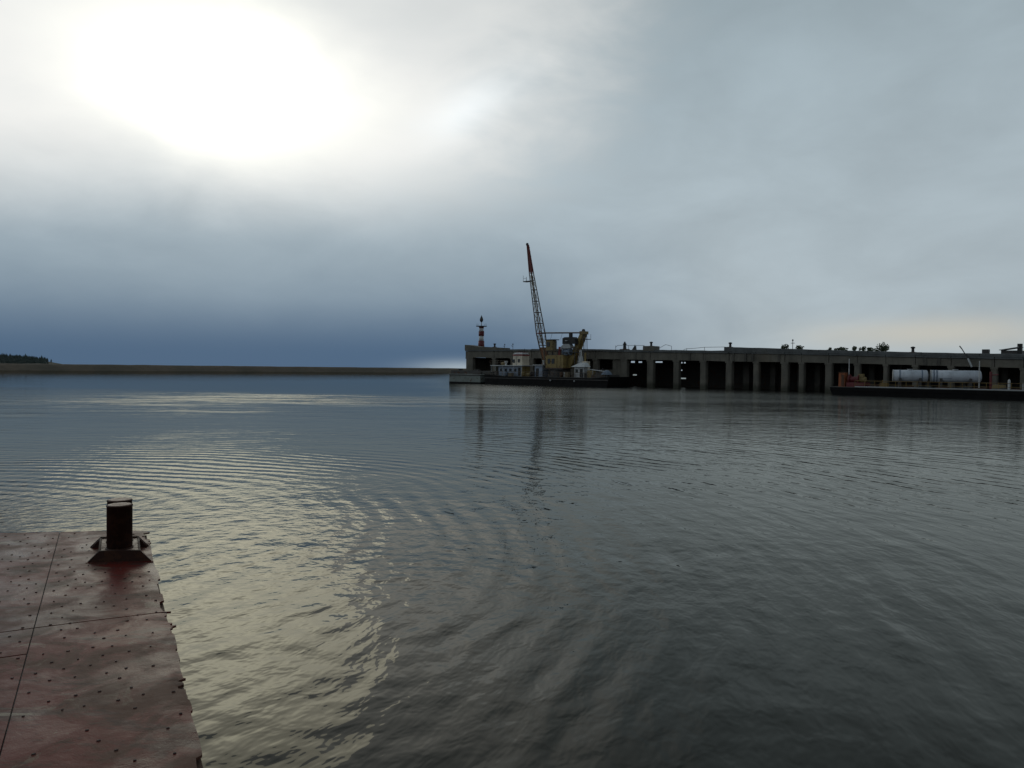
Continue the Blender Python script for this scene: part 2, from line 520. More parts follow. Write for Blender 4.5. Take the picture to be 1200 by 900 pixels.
def place(name, me, parent, loc, rot=0.0, label=None):
    """another copy of a shared mesh as a part, at a local position"""
    o = bpy.data.objects.new(name, me)
    col.objects.link(o)
    o.parent = parent
    o.location = loc
    o.rotation_euler = (0, 0, rot)
    if label:
        o['label'] = label
    return o


def copy_tree(o, parent=None):
    c = o.copy()
    col.objects.link(c)
    c.parent = parent
    for ch in list(o.children):
        copy_tree(ch, c)
    return c


def struct(name, mb, mat, smooth=False):
    return part(name, mb, mat, None, smooth, kind='structure')


# ------------------------------------------------------------------ water, dike, hill
wm = MB()
wm.add([(-9000, -400, 0), (9000, -400, 0), (9000, 14000, 0), (-9000, 14000, 0)], [(0, 1, 2, 3)])
struct('water', wm, M['water'])

# riverbed sheet far below, so that nothing shows under the edge of the water
gm = MB()
gm.add([(-9500, -900, -6), (9500, -900, -6), (9500, 15000, -6), (-9500, 15000, -6)], [(0, 1, 2, 3)])
struct('ground', gm, M['hill'])

line = [(-760, -60), (-520, 110), (-330, 268), (-234, 352), (-165, 432), (-100, 487), (-43, 524), (40, 575), (160, 640), (330, 720)]
pts = []
for (x0, y0), (x1, y1) in zip(line[:-1], line[1:]):
    n = max(2, int(math.hypot(x1 - x0, y1 - y0) / 4))
    for i in range(n):
        pts.append((x0 + (x1 - x0) * i / n, y0 + (y1 - y0) * i / n))
dm = MB()
vs, fs = [], []
prof = [(0, -1.0), (2.5, 0.15), (4.5, 1.0), (7.0, 2.1), (9.2, 2.95), (10.5, 3.15), (16, 3.12), (26, -1.0)]
for i, (x, y) in enumerate(pts):
    j = min(i + 1, len(pts) - 1)
    k = max(i - 1, 0)
    t = Vector((pts[j][0] - pts[k][0], pts[j][1] - pts[k][1])).normalized()
    nrm = Vector((-t.y, t.x))
    for d, z in prof:
        q = mnoise.noise(Vector((x * 0.12, y * 0.12, d * 0.4)))
        top = (0.16 * q + 0.13 * mnoise.noise(Vector((x * 0.5, y * 0.5, 2)))) if z > 2.5 else 0.45 * q
        vs.append((x + nrm.x * (d + q * 0.6), y + nrm.y * (d + q * 0.6), z + (top if -0.5 < z else 0)))
k = len(prof)
for i in range(len(pts) - 1):
    for j in range(k - 1):
        fs.append((i * k + j, (i + 1) * k + j, (i + 1) * k + j + 1, i * k + j + 1))
dm.add(vs, fs)
struct('dike', dm, M['dike'], True)


def hill_z(x, y):
    p_ = [(-1500, 2), (-1250, 6), (-1000, 14), (-800, 17), (-700, 15), (-640, 13.5), (-600, 11), (-565, 8.0), (-548, 6.5), (-538, 3.0), (-520, 1.5)]
    return float(np.interp(x * 900 / y, [a for a, _ in p_], [c for _, c in p_])) * math.exp(-((y - 950) / 120) ** 2) + 0.5


hm = MB()
nx, ny = 60, 24
vs = []
for j in range(ny + 1):
    for i in range(nx + 1):
        x = -1500 + (990) * i / nx
        y = 780 + 420 * j / ny
        z = hill_z(x, y) + 1.0 * mnoise.noise(Vector((x * 0.02, y * 0.02, 0)))
        if i in (0, nx) or j in (0, ny):
            z = -5
        vs.append((x, y, z))
hm.add(vs, [(j * (nx + 1) + i, j * (nx + 1) + i + 1, (j + 1) * (nx + 1) + i + 1, (j + 1) * (nx + 1) + i) for j in range(ny) for i in range(nx)])
struct('hill', hm, M['hill'], True)


def conifer(mb, x, y, z, h, w, rnd):
    layers = 7
    for L in range(layers):
        t = L / (layers - 1)
        zz = z + h * (0.12 + 0.84 * t)
        rad = w * (1 - t) ** 0.8 * rnd.uniform(0.75, 1.15) + 0.12
        n = 7
        a0 = rnd.uniform(0, 6.3)
        for i in range(n):
            a = a0 + 2 * math.pi * i / n + rnd.uniform(-.3, .3)
            r = rad * rnd.uniform(0.6, 1.2)
            dz = h * 0.16
            tip = (x + r * math.cos(a), y + r * math.sin(a), zz - dz * rnd.uniform(0.3, 0.9))
            s = 0.45 * r
            mb.add([(x - s * math.sin(a), y + s * math.cos(a), zz), tip, (x + s * math.sin(a), y - s * math.cos(a), zz), (x, y, zz + dz)],
                   [(0, 1, 3), (1, 2, 3)])


rnd = random.Random(3)
fm = MB()
for i in range(3200):
    y = rnd.uniform(800, 1000)
    x = rnd.uniform(-1150, -544) * y / 900
    if x < -930 and rnd.random() < 0.6:
        continue
    conifer(fm, x, y, hill_z(x, y) - 0.3, rnd.uniform(3.5, 6.0), rnd.uniform(1.6, 2.6), rnd)
part('forest', fm, M['conifer'], None, kind='stuff')
trees = [(-588, 928, 7.4), (-578, 915, 5.6), (-573, 935, 7.0), (-562, 922, 5.8), (-557, 928, 6.0)]
tl = ['tall dark conifer, leftmost of the single trees at the hill foot', 'shorter dark conifer beside the tall one at the edge of the wood',
      'dark conifer in the middle of the row of single trees at the hill foot', 'lowest dark conifer in the row of single trees at the hill foot',
      'dark conifer standing last, farthest right of all trees on the left hill']
for (x, y, h), lab in zip(trees, tl):
    z = hill_z(x, y) - 0.2
    t = thing('conifer_tree', lab, 'tree', (x, y, z), 0, 'single conifers at the foot of the hill', (x, y, z))
    cm = MB()
    conifer(cm, x, y, z, h, h * 0.33, rnd)
    conifer(cm, x, y, z + 0.4, h * 0.95, h * 0.25, rnd)
    part('crown', cm, M['conifer'], t)
    part('trunk', MB().bar((x, y, z), (x, y, z + h * 0.9), 0.18, 0.04), M['bark'], t)

# ------------------------------------------------------------------ quay frame: u along the quay, v away from the camera, z up
QA = Vector((-10.3, 169.0, 0))
QT = Vector((0.71960, -0.69439, 0))
QN = Vector((0.69439, 0.71960, 0))
QROT = math.atan2(QT.y, QT.x)


def qthing(name, label, cat, u, v, z, group=None):
    return thing(name, label, cat, QA + QT * u + QN * v + Vector((0, 0, z)), QROT, group, (u, v, z))


def ztop(u):
    p_ = [(-1, 7.25), (19, 7.1), (36, 6.95), (41.5, 6.75), (62.5, 6.38), (78, 6.02), (92, 5.6), (103, 5.3), (140, 4.9)]
    return float(np.interp(u, [a for a, _ in p_], [c for _, c in p_]))


def zbot(u):
    p_ = [(0, 5.5), (4, 5.4), (42, 5.0), (62.6, 4.65), (78, 4.45), (92, 4.12), (103, 3.84), (140, 3.4)]
    return float(np.interp(u, [a for a, _ in p_], [c for _, c in p_]))


quay = qthing('concrete_quay', 'long dark concrete quay on columns running across the right half of the water', 'quay', 0, 0, 0)
colspans = [(0.0, 2.5), (8.2, 9.6), (13.6, 15.0), (19.0, 20.4), (24.4, 25.8), (29.8, 31.2), (35.2, 36.6), (41.7, 43.3), (47.3, 48.9), (52.7, 54.1),
            (57.9, 59.3), (62.6, 64.0), (67.4, 68.6), (72.0, 73.4), (74.8, 75.9), (78.8, 80.1), (83.0, 84.1), (87.0, 87.9), (90.8, 91.8),
            (95.2, 96.2), (100.2, 101.2), (103.4, 104.4), (108, 109), (113, 114), (118, 119), (124, 125)]


def block(u0, u1, v0, v1, za0, za1, zb0, zb1, cut=0.06, jit=0.02):
    """a slab between u0 and u1 whose bottom runs za0..za1 and top zb0..zb1"""
    mb_ = MB()
    n = max(1, int((u1 - u0) / 1.2))
    vs, fs = [], []
    for i in range(n + 1):
        t = i / n
        u = u0 + (u1 - u0) * t
        a, c = za0 + (za1 - za0) * t, zb0 + (zb1 - zb0) * t
        j = lambda: random.uniform(-jit, jit)
        vs += [(u, v0 + j(), a + j()), (u, v0 + j(), c - cut + j()), (u, v0 + cut, c + j()), (u, v1, c + j()), (u, v1, a + j())]
    for i in range(n):
        for k_ in range(5):
            fs.append((i * 5 + k_, (i + 1) * 5 + k_, (i + 1) * 5 + (k_ + 1) % 5, i * 5 + (k_ + 1) % 5))
    fs += [(4, 3, 2, 1, 0), tuple(n * 5 + k_ for k_ in range(5))]
    return mb_.add(vs, fs)


for i, (a, c) in enumerate(colspans):
    ztp = zbot((a + c) / 2)
    a, c = a + 0.12, c - 0.16
    cm = MB().prism([(a, 0.12), (a + 0.12, 0.0), (c - 0.12, 0.0), (c, 0.12), (c, 0.8), (a, 0.8)], 'z', -2.0, ztp - 0.28)
    cl = part('column', cm, M['concrete'], quay)
    part('capital', MB().box(a - 0.06, c + 0.05, -0.05, 0.9, ztp - 0.28, ztp + 0.02), M['concrete'], cl)
    if not 30 < a < 60:
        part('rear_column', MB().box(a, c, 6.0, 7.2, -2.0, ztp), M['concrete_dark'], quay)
# fascia panels, bay by bay, with open joints; cap on top of them
cuts = [0.0] + [(a + c) / 2 for a, c in colspans[1:]]
for i in range(len(cuts) - 1):
    a, c = cuts[i] + 0.04, cuts[i + 1] - 0.04
    off = random.uniform(-0.05, 0.05)
    part('fascia_panel', block(a, c, 0.05 + off, 0.95, zbot(a), zbot(c), ztop(a) - 0.42, ztop(c) - 0.42), M['concrete'], quay)
    cz = 0.0
    part('cap_slab', block(a, c, -0.12 + off * 0.5, 12.4, ztop(a) - 0.40, ztop(c) - 0.40, ztop(a) + random.uniform(-.05, .05), ztop(c) + random.uniform(-.05, .05)), M['cap'], quay)
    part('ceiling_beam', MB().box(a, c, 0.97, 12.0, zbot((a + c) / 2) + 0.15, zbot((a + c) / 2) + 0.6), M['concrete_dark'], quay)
# joints and pilasters seen on the face
for u0, u1 in ((63.9, 64.2), (66.0, 66.35), (67.2, 67.6), (71.6, 71.95), (55.9, 56.2), (92.3, 92.7), (94.0, 94.4), (44.9, 45.2)):
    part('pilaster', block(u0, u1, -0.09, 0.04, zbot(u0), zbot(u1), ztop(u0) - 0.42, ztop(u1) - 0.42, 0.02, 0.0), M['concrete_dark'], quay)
# the raised end block on the left and raised parapets
part('end_parapet', MB().prism([(-0.1, ztop(0) - 0.15), (-0.1, 8.25), (1.5, 8.1), (4.8, 7.72), (6.5, 7.70), (11.5, 7.45), (11.6, ztop(11) - 0.15)], 'y', -0.15, 2.2), M['concrete'], quay)
part('parapet', block(46.7, 49.0, -0.2, 1.6, ztop(47) - .15, ztop(49) - .15, 7.35, 7.32), M['concrete'], quay)
for a, c, h0, h1 in ((62.5, 69.8, 7.0, 6.72), (69.86, 77.9, 6.72, 6.38), (77.96, 85.0, 6.38, 6.13), (85.06, 92.1, 6.13, 5.88), (92.16, 99.0, 5.88, 5.70), (99.06, 107, 5.70, 5.50), (107.06, 118, 5.5, 5.3)):
    part('parapet', block(a, c, -0.16, 0.5, ztop(a) - .15, ztop(c) - .15, h0, h1), M['cap'], quay)
# rear wall of sheet panels, with the gaps that let the light through
holes = [(-5.3, -4.8, 3.2, 3.8), (35.5, 36.5, 4.52, 4.86), (37.3, 38.2, 4.52, 4.80), (36.0, 37.0, 2.0, 2.30), (40.8, 42.9, 4.55, 4.80), (46.5, 47.3, 4.42, 4.68), (47.55, 48.0, 4.44, 4.66),
         (46.7, 47.3, 2.98, 3.22), (46.8, 48.1, 1.48, 1.72), (52.15, 52.5, 3.1, 3.85), (52.2, 52.45, 1.9, 2.45), (31.0, 31.3, 4.5, 4.8)]
for i in range(-2, 44):
    a, c = i * 3.0, i * 3.0 + 3.0
    if c > 128:
        break
    hs = [h for h in holes if h[0] < c and h[1] > a]
    us = sorted({a + 0.0, c} | {max(a, h[0]) for h in hs} | {min(c, h[1]) for h in hs})
    zs = sorted({-2.0, zbot(max(a, 0)) + 0.7} | {h[2] for h in hs} | {h[3] for h in hs})
    wmb = MB()
    for p0, p1 in zip(us[:-1], us[1:]):
        for z0, z1 in zip(zs[:-1], zs[1:]):
            mu, mz = (p0 + p1) / 2, (z0 + z1) / 2
            if any(h[0] < mu < h[1] and h[2] < mz < h[3] for h in hs):
                continue
            wmb.box(p0, p1, 12.0, 12.15, z0, z1)
    part('rear_panel', wmb, M['wall'], quay)
# closed bay behind the stern of the crane ship
part('infill_wall', MB().box(36.7, 41.6, 0.5, 0.9, -1.5, 3.1).box(39.6, 41.6, 0.5, 0.9, 3.1, zbot(41)), M['concrete'], quay)
part('end_wall', MB().box(-0.1, 0.25, 1.7, 12.0, -2, zbot(0) - 0.02), M['concrete'], quay)

# ------------------------------------------------------------------ light beacon on the quay head
BU, BV = 1.85, 3.0
bz = ztop(2)
bea = qthing('light_beacon', 'slim red and white banded light beacon standing on the left head of the quay', 'beacon', BU, BV, bz)
c0 = (BU, BV, bz)
part('foot', MB().lathe(c0, [(1.0, 0), (1.0, 0.25), (0.75, 0.3)], 12), M['darkred'], bea)
for z0, z1, r0, r1, mt in ((0.28, 1.95, 0.72, 0.66, 'lowred'), (1.95, 3.05, 0.54, 0.52, 'white'), (3.05, 4.0, 0.58, 0.56, 'darkred'), (4.0, 4.75, 0.50, 0.48, 'white'), (4.75, 5.05, 0.54, 0.54, 'darkred')):
    part('band', MB().lathe(c0, [(r0, z0), (r1, z1)], 14), M['darkred' if mt == 'lowred' else mt], bea, True, label={'lowred': 'dark red lowest band, widest of all', 'white': 'white band', 'darkred': 'dark red band'}[mt])
for k_ in range(2):
    part('side_fin', MB().box(BU - 0.72 + k_ * 1.2, BU - 0.48 + k_ * 1.2, BV - 0.15, BV + 0.15, bz + 3.0, bz + 4.1), M['darkred'], bea)
part('gallery', MB().lathe(c0, [(0.5, 5.05), (1.2, 5.1), (1.2, 5.24), (0.3, 5.26)], 14), M['steel'], bea)
gr = MB()
for i in range(8):
    a = 2 * math.pi * i / 8
    gr.bar((BU + 1.1 * math.cos(a), BV + 1.1 * math.sin(a), bz + 5.24), (BU + 1.1 * math.cos(a), BV + 1.1 * math.sin(a), bz + 5.75), 0.02)
part('gallery_rail', gr, M['steel'], bea)
part('lantern_post', MB().bar((BU, BV, bz + 5.2), (BU, BV, bz + 6.3), 0.09), M['greymetal'], bea)
part('lantern', MB().lathe(c0, [(0.08, 6.05), (0.34, 6.3), (0.40, 6.6), (0.30, 7.0), (0.12, 7.35), (0.03, 7.6)], 10), M['steel'], bea, True)

# ------------------------------------------------------------------ small grey pontoon ahead of the crane ship
pon = qthing('grey_pontoon', 'small grey green pontoon hull lying ahead of the black crane ship', 'pontoon', 9, -6.5, 0)
part('hull', MB().prism([(4.9, 0.0), (5.0, 1.7), (5.0, 1.95), (14.2, 1.85), (14.2, -0.8), (5.4, -0.8)], 'y', -9.0, -4.0), M['hull_grey'], pon)
part('waterline_band', MB().box(4.93, 14.2, -9.03, -4.2, -0.4, 0.32), M['hull'], pon)
part('rubbing_strake', MB().box(4.95, 14.25, -9.1, -3.9, 1.62, 1.80), M['steel'], pon)
part('bulwark', MB().box(5.3, 14.2, -8.9, -8.75, 1.95, 2.65).box(5.3, 14.2, -4.25, -4.1, 1.95, 2.6).box(5.3, 5.5, -8.74, -4.26, 1.95, 2.55), M['deck_dark'], pon)
for u in (6.4, 7.0):
    part('bitt', MB().lathe((u, -7.5, 1.9), [(0.22, 0), (0.22, 1.0), (0.3, 1.02), (0.3, 1.12)], 10), M['steel'], pon)
part('winch', MB().lathe((10.4, -6.6, 2.5), [(0.5, 0), (0.5, 0.1), (0.28, 0.12), (0.28, 0.9), (0.5, 0.92), (0.5, 1.0)], 10, 'x').box(10.2, 11.7, -7.2, -6.0, 1.9, 2.3), M['steel'], pon)

# ------------------------------------------------------------------ floating crane ship
ship = qthing('crane_ship', 'black hulled floating crane ship with a tall raised lattice boom and ochre crane house', 'crane ship', 31, -5, 0)
part('hull', MB().prism([(15.6, 0.15), (15.4, 1.95), (20.0, 1.62), (42.0, 1.55), (45.6, 1.85), (46.0, 1.85), (45.2, -0.9), (16.6, -0.9)], 'y', -9.0, -2.6), M['hull'], ship)
part('rubbing_strake', MB().box(15.6, 45.7, -9.08, -2.5, 1.18, 1.32), M['steel'], ship)
part('deck', MB().box(16.0, 45.2, -8.8, -2.7, 1.50, 1.66), M['deck_dark'], ship)
for k_ in range(32):
    u = 16.4 + k_ * 0.92
    part('rail_post', MB().bar((u, -8.8, 1.6), (u + random.uniform(-.05, .05), -8.8, 2.55), 0.03, n=5), M['lattice'], ship)
part('deck_rail', MB().bar((16.4, -8.8, 2.55), (45.0, -8.8, 2.55), 0.03, n=5).bar((16.4, -8.8, 2.1), (45.0, -8.8, 2.1), 0.02, n=5), M['lattice'], ship)
for u, z in ((32.8, 1.0), (38.4, 0.98)):
    part('fairlead', MB().lathe((u, -9.12, z), [(0.05, -0.10), (0.15, -0.08), (0.15, 0.08), (0.05, 0.10)], 8, 'x'), M['greymetal'], ship)
# lower deckhouse
ldh = part('lower_deckhouse', MB().box(17.6, 24.0, -7.3, -5.2, 1.66, 3.6), M['bluewhite'], ship)
for k_ in range(4):
    w_ = part('window', MB().box(18.1 + k_ * 1.25, 18.7 + k_ * 1.25, -7.36, -7.2, 2.55, 3.1), M['glass'], ldh)
part('door', MB().box(23.0, 23.6, -7.36, -7.2, 1.75, 3.3), M['black'], ldh)
part('bay_shade_panel', MB().box(19.6, 20.3, -7.34, -7.2, 1.7, 2.4), M['black'], ldh)  # black panel painted in for the shade inside an open bay
part('end_panel', MB().box(24.02, 24.14, -7.35, -5.2, 1.67, 3.58), M['ochre'], ldh)
part('upper_deck', MB().box(15.9, 24.6, -7.9, -4.9, 3.62, 3.76), M['white'], ship)
for u in (16.1, 17.2, 19.2, 22.3, 24.3):
    part('deck_post', MB().bar((u, -7.8, 1.6), (u, -7.8, 3.62), 0.06), M['greymetal'], ship)
ur = MB()
ur.bar((15.7, -7.85, 4.6), (20.6, -7.85, 4.6), 0.035).bar((15.9, -7.85, 4.2), (20.6, -7.85, 4.2), 0.025)
part('upper_rail', ur, M['lattice'], ship)
for k_ in range(6):
    part('rail_post', MB().bar((16.0 + k_ * 0.9, -7.85, 3.76), (16.0 + k_ * 0.9 - (0.3 if k_ == 0 else 0), -7.85, 4.6), 0.035, n=5), M['lattice'], ship)
part('vent', MB().lathe((19.7, -7.3, 3.76), [(0.22, 0), (0.22, 0.5), (0.36, 0.55), (0.3, 0.85)], 10), M['white'], ship)
part('life_raft', MB().lathe((17.4, -6.2, 4.1), [(0.15, 0), (0.3, 0.08), (0.3, 0.9), (0.15, 1.0)], 10, 'x'), M['ochre_dark'], ship)
# wheelhouse with a round front
wp = [(24.0, -7.3), (24.0, -5.2), (22.4, -5.2)]
for k_ in range(9):
    a = math.pi / 2 + math.pi * k_ / 8
    wp.append((22.2 + 1.5 * math.cos(a), -6.25 + 1.05 * math.sin(a)))


def shrink(pts_, f, cx=23.0, cy=-6.25):
    return [(cx + (x - cx) * f, cy + (y - cy) * f) for x, y in pts_]


wmb = MB()
n = len(wp)
wmb.add([(x, y, 3.78) for x, y in wp] + [(x, y, 5.62) for x, y in shrink(wp, 0.92)],
        [(i, (i + 1) % n, n + (i + 1) % n, n + i) for i in range(n)] + [tuple(range(n)), tuple(range(n, 2 * n))])
wh = part('wheelhouse', wmb, M['cream'], ship, label='cream wheelhouse with rounded front and red band')
part('red_band', MB().prism(shrink(wp, 1.0), 'z', 5.60, 5.86), M['red'], wh)
part('roof', MB().prism(shrink(wp, 0.95), 'z', 5.87, 6.0).prism(shrink(wp, 0.8), 'z', 6.0, 6.2), M['white'], wh)
part('roof_trim', MB().prism(shrink(wp, 0.6), 'z', 6.2, 6.32), M['darkred'], wh)
for u0, u1, z0 in ((21.5, 22.0, 4.25), (22.9, 23.35, 4.3)):
    part('window', MB().box(u0, u1, -7.32, -6.9, z0, z0 + 0.65), M['glass'], wh)
part('window', MB().box(20.7, 21.1, -6.7, -6.1, 4.35, 5.0), M['glass'], wh)
part('pipe', MB().bar((22.45, -7.35, 3.8), (22.45, -7.35, 5.5), 0.05), M['greymetal'], wh)
part('mast', MB().bar((23.4, -6, 6.2), (23.4, -6, 7.0), 0.05), M['steel'], ship)
# small shelter forward of the crane
sh = part('shelter', MB().box(27.2, 29.1, -7.2, -5.4, 1.66, 3.75), M['bluewhite'], ship)
part('shelter_shade_panel', MB().box(27.5, 28.2, -7.24, -7.1, 1.7, 3.2), M['black'], sh)  # flat black sheet imitating the unlit inside of the shelter
part('roof', MB().box(27.0, 29.5, -7.6, -5.2, 3.76, 3.9), M['white'], sh)
part('shelter_vent', MB().lathe((28.9, -6.6, 3.9), [(0.18, 0), (0.18, 0.6), (0.28, 0.65), (0.26, 0.85)], 10), M['greymetal'], ship)
part('pump', MB().lathe((25.4, -7.6, 2.0), [(0.2, 0), (0.34, 0.1), (0.34, 0.9), (0.2, 1.0)], 10, 'x').box(25.4, 26.4, -7.9, -7.3, 1.66, 1.8), M['ochre_dark'], ship)
part('hose_reel', MB().lathe((26.6, -7.4, 2.15), [(0.46, 0), (0.46, 0.06), (0.25, 0.07), (0.25, 0.5), (0.46, 0.51), (0.46, 0.57)], 12, 'x'), M['steel'], ship)
# turntable and crane house
part('turntable', MB().lathe((32.0, -5.6, 1.66), [(2.2, 0), (2.2, 0.35), (1.8, 0.5), (1.8, 1.3), (2.0, 1.45), (2.0, 1.56)], 24), M['steel'], ship)
house = part('crane_house', MB().box(29.8, 34.1, -7.1, -4.6, 3.25, 5.56).box(29.9, 34.0, -7.0, -4.7, 5.56, 5.66), M['ochre'], ship)
for u0, u1 in ((30.35, 30.95), (31.3, 32.0)):
    part('window', MB().box(u0, u1, -7.16, -6.9, 4.1, 5.0), M['glass'], house)
for u in (32.5, 33.4):
    part('wall_rib', MB().box(u, u + 0.12, -7.15, -7.0, 3.3, 5.5), M['ochre_dark'], house)
part('end_door', MB().box(34.05, 34.15, -6.3, -5.5, 3.4, 5.2), M['ochre_dark'], house)
part('sill_band', MB().box(29.75, 34.15, -7.17, -4.53, 3.2, 3.34), M['rusty'], house)
part('walkway', MB().box(29.6, 34.4, -7.7, -7.12, 3.05, 3.15), M['steel'], ship)
for k_ in range(5):
    part('rail_post', MB().bar((29.7 + k_ * 1.1, -7.65, 3.15), (29.7 + k_ * 1.1, -7.65, 4.0), 0.025, n=5), M['lattice'], ship)
# frame that carries the cab, cab on top of it
for u in (29.95, 31.3, 32.6):
    for v in (-6.9, -5.2):
        part('frame_post', MB().bar((u, v, 5.66), (u, v, 6.5), 0.07), M['steel'], ship)
part('frame_brace', MB().bar((29.95, -6.9, 5.7), (31.3, -6.9, 6.45), 0.05).bar((31.3, -6.9, 6.45), (32.6, -6.9, 5.7), 0.05), M['ochre_dark'], ship)
part('frame_floor', MB().box(29.7, 33.0, -7.1, -5.0, 6.42, 6.52), M['steel'], ship)
cab = part('operator_cab', MB().box(29.75, 31.35, -7.0, -5.9, 6.54, 8.45), M['ochre_dark'], ship)
part('roof', MB().box(29.55, 31.9, -7.15, -5.7, 8.46, 8.6), M['steel'], cab)
part('window', MB().box(29.64, 29.78, -6.8, -6.1, 7.2, 8.1), M['glass'], cab)
part('window', MB().box(30.0, 30.7, -7.06, -6.9, 7.3, 8.1), M['glass'], cab)
part('cab_ladder', MB().bar((32.0, -6.9, 6.5), (32.0, -6.9, 8.5), 0.05).bar((32.3, -6.9, 6.5), (32.3, -6.9, 8.3), 0.05), M['steel'], ship)
part('red_post', MB().box(32.75, 33.05, -6.9, -6.6, 5.66, 7.2), M['red'], ship)
part('blower', MB().lathe((33.9, -6.0, 5.66), [(0.55, 0), (0.55, 0.7), (0.4, 1.0), (0.36, 1.5), (0.6, 1.7)], 14), M['bluewhite'], ship, True)
part('winch_cover', MB().prism([(33.1, 6.7), (33.1, 7.3), (33.7, 7.7), (35.0, 7.7), (35.3, 7.3), (35.3, 6.9)], 'y', -6.6, -5.6), M['greymetal'], ship)
part('winch_drum', MB().lathe((33.6, -6.3, 6.3), [(0.65, 0), (0.65, 0.12), (0.4, 0.13), (0.4, 1.4), (0.65, 1.42), (0.65, 1.55)], 14, 'x'), M['blue'], ship)
part('machinery_hood', MB().prism([(33.4, 7.72), (33.4, 8.75), (33.9, 8.95), (35.9, 8.95), (36.3, 8.6), (36.5, 7.72)], 'y', -6.6, -5.5), M['black'], ship)
part('lamp', MB().lathe((34.5, -6.75, 8.2), [(0.1, 0), (0.25, 0.05), (0.25, 0.14), (0.1, 0.16)], 8), M['white'], ship)
for u in (33.6, 36.3):
    for v in (-6.5, -5.6):
        part('hood_post', MB().bar((u, v, 3.3), (u, v, 7.75), 0.08), M['steel'], ship)
part('hood_floor', MB().box(33.2, 36.8, -6.7, -5.4, 6.1, 6.2), M['steel'], ship)
part('hood_rail', MB().bar((33.3, -6.65, 6.9), (36.8, -6.65, 6.9), 0.03).bar((36.8, -6.65, 6.2), (36.8, -6.65, 6.9), 0.03), M['steel'], ship)
# a-frame
for v in (-5.5, -4.5):
    part('a_frame_leg', MB().add([(33.2, v - .2, 3.3), (34.6, v - .2, 3.3), (34.6, v + .2, 3.3), (33.2, v + .2, 3.3),
                                  (36.8, v - .16, 9.7), (37.5, v - .16, 9.7), (37.5, v + .16, 9.7), (36.8, v + .16, 9.7)],
                                 [(0, 1, 2, 3), (4, 5, 6, 7), (0, 1, 5, 4), (1, 2, 6, 5), (2, 3, 7, 6), (3, 0, 4, 7)]), M['ochre'], ship)
    part('back_stay', MB().bar((37.4, v, 9.7), (37.7, v, 3.2), 0.06), M['steel'], ship)
part('a_frame_head', MB().box(36.7, 37.6, -5.75, -4.25, 9.45, 10.0), M['ochre_dark'], ship)
part('head_sheave', MB().lathe((37.0, -5.1, 10.05), [(0.1, 0), (0.38, 0.02), (0.38, 0.25), (0.1, 0.27)], 14, 'x'), M['steel'], ship)
part('head_platform', MB().box(37.2, 38.2, -5.8, -4.2, 8.5, 8.6).bar((38.15, -5.75, 8.6), (38.15, -5.75, 9.5), 0.03).bar((38.15, -4.25, 8.6), (38.15, -4.25, 9.5), 0.03), M['steel'], ship)
for v in (-5.4, -4.6):
    part('pendant', MB().bar((27.4, v, 9.95), (36.9, v, 9.75), 0.12), M['lattice'], ship)
for u in (29.9, 32.4):
    part('pendant_hanger', MB().bar((u, -5.4, 9.9), (u, -5.9, 8.6), 0.025), M['steel'], ship)
part('pulley_block', MB().box(34.2, 34.7, -5.7, -5.2, 8.97, 9.65), M['black'], ship)

# boom: bent lattice of four chords
boom = part('boom', MB().box(27.6, 28.5, -5.8, -4.2, 3.9, 4.3), M['rusty'], ship)


def bl(z):      # left chord u, right chord u, half depth in v
    zs = [4.2, 9.9, 21.6, 27.1]
    return (float(np.interp(z, zs, [27.8, 25.95, 23.7, 22.85])), float(np.interp(z, zs, [28.35, 27.3, 24.35, 23.15])),
            float(np.interp(z, zs, [0.55, 0.5, 0.26, 0.12])))


def node(z, side, dep):
    l, r, h = bl(z)
    return (l if side == 0 else r, -5 + (h if dep else -h), z)


for side in (0, 1):
    for dep in (0, 1):
        part('chord', MB().bar(node(4.2, side, dep), node(9.9, side, dep), 0.15, 0.12).bar(node(9.9, side, dep), node(21.6, side, dep), 0.115, 0.09), M['lattice'], boom)
        part('chord', MB().bar(node(21.6, side, dep), node(27.1, side, dep), 0.10, 0.08), M['red'], boom, label='red tip chord')
zl = [7.6, 9.9, 11.8, 13.9, 16.1, 18.3, 20.2, 21.6]
for i, z in enumerate(zl):
    for s0, d0, s1, d1 in ((0, 0, 1, 0), (0, 1, 1, 1), (0, 0, 0, 1), (1, 0, 1, 1)):
        part('strut', MB().bar(node(z, s0, d0), node(z, s1, d1), 0.10 if i == 1 else 0.075, n=5), M['red'] if i == 1 else M['lattice'], boom)
    if i + 1 < len(zl):
        z2 = zl[i + 1]
        for s0, d0, s1, d1 in ((0, 0, 1, 0), (1, 1, 0, 1), (0, 1, 0, 0), (1, 0, 1, 1)):
            if i % 2:
                s0, d0, s1, d1 = s1, d1, s0, d0
            part('brace', MB().bar(node(z, s0, d0), node(z2, s1, d1), 0.045, n=5), M['lattice_pale'], boom)
part('foot_plate', MB().add([node(4.2, 0, 0), node(4.2, 1, 0), node(7.2, 1, 0), node(7.2, 0, 0), node(4.2, 0, 1), node(4.2, 1, 1), node(7.2, 1, 1), node(7.2, 0, 1)],
                            [(0, 1, 2, 3), (4, 5, 6, 7), (0, 4, 7, 3), (1, 5, 6, 2), (3, 2, 6, 7)]), M['boom_foot'], boom)
part('ladder', MB().bar((26.3, -5, 8.0), (24.0, -5, 21.0), 0.05).bar((26.6, -5, 8.0), (24.15, -5, 21.0), 0.05), M['lattice_pale'], boom)
part('tip_plate', MB().add([node(21.8, 0, 0), node(21.8, 1, 0), node(27.0, 1, 0), node(27.0, 0, 0), node(21.8, 0, 1), node(21.8, 1, 1), node(27.0, 1, 1), node(27.0, 0, 1)],
                           [(0, 1, 2, 3), (4, 5, 6, 7), (0, 4, 7, 3), (1, 5, 6, 2)]), M['boom_tip'], boom)
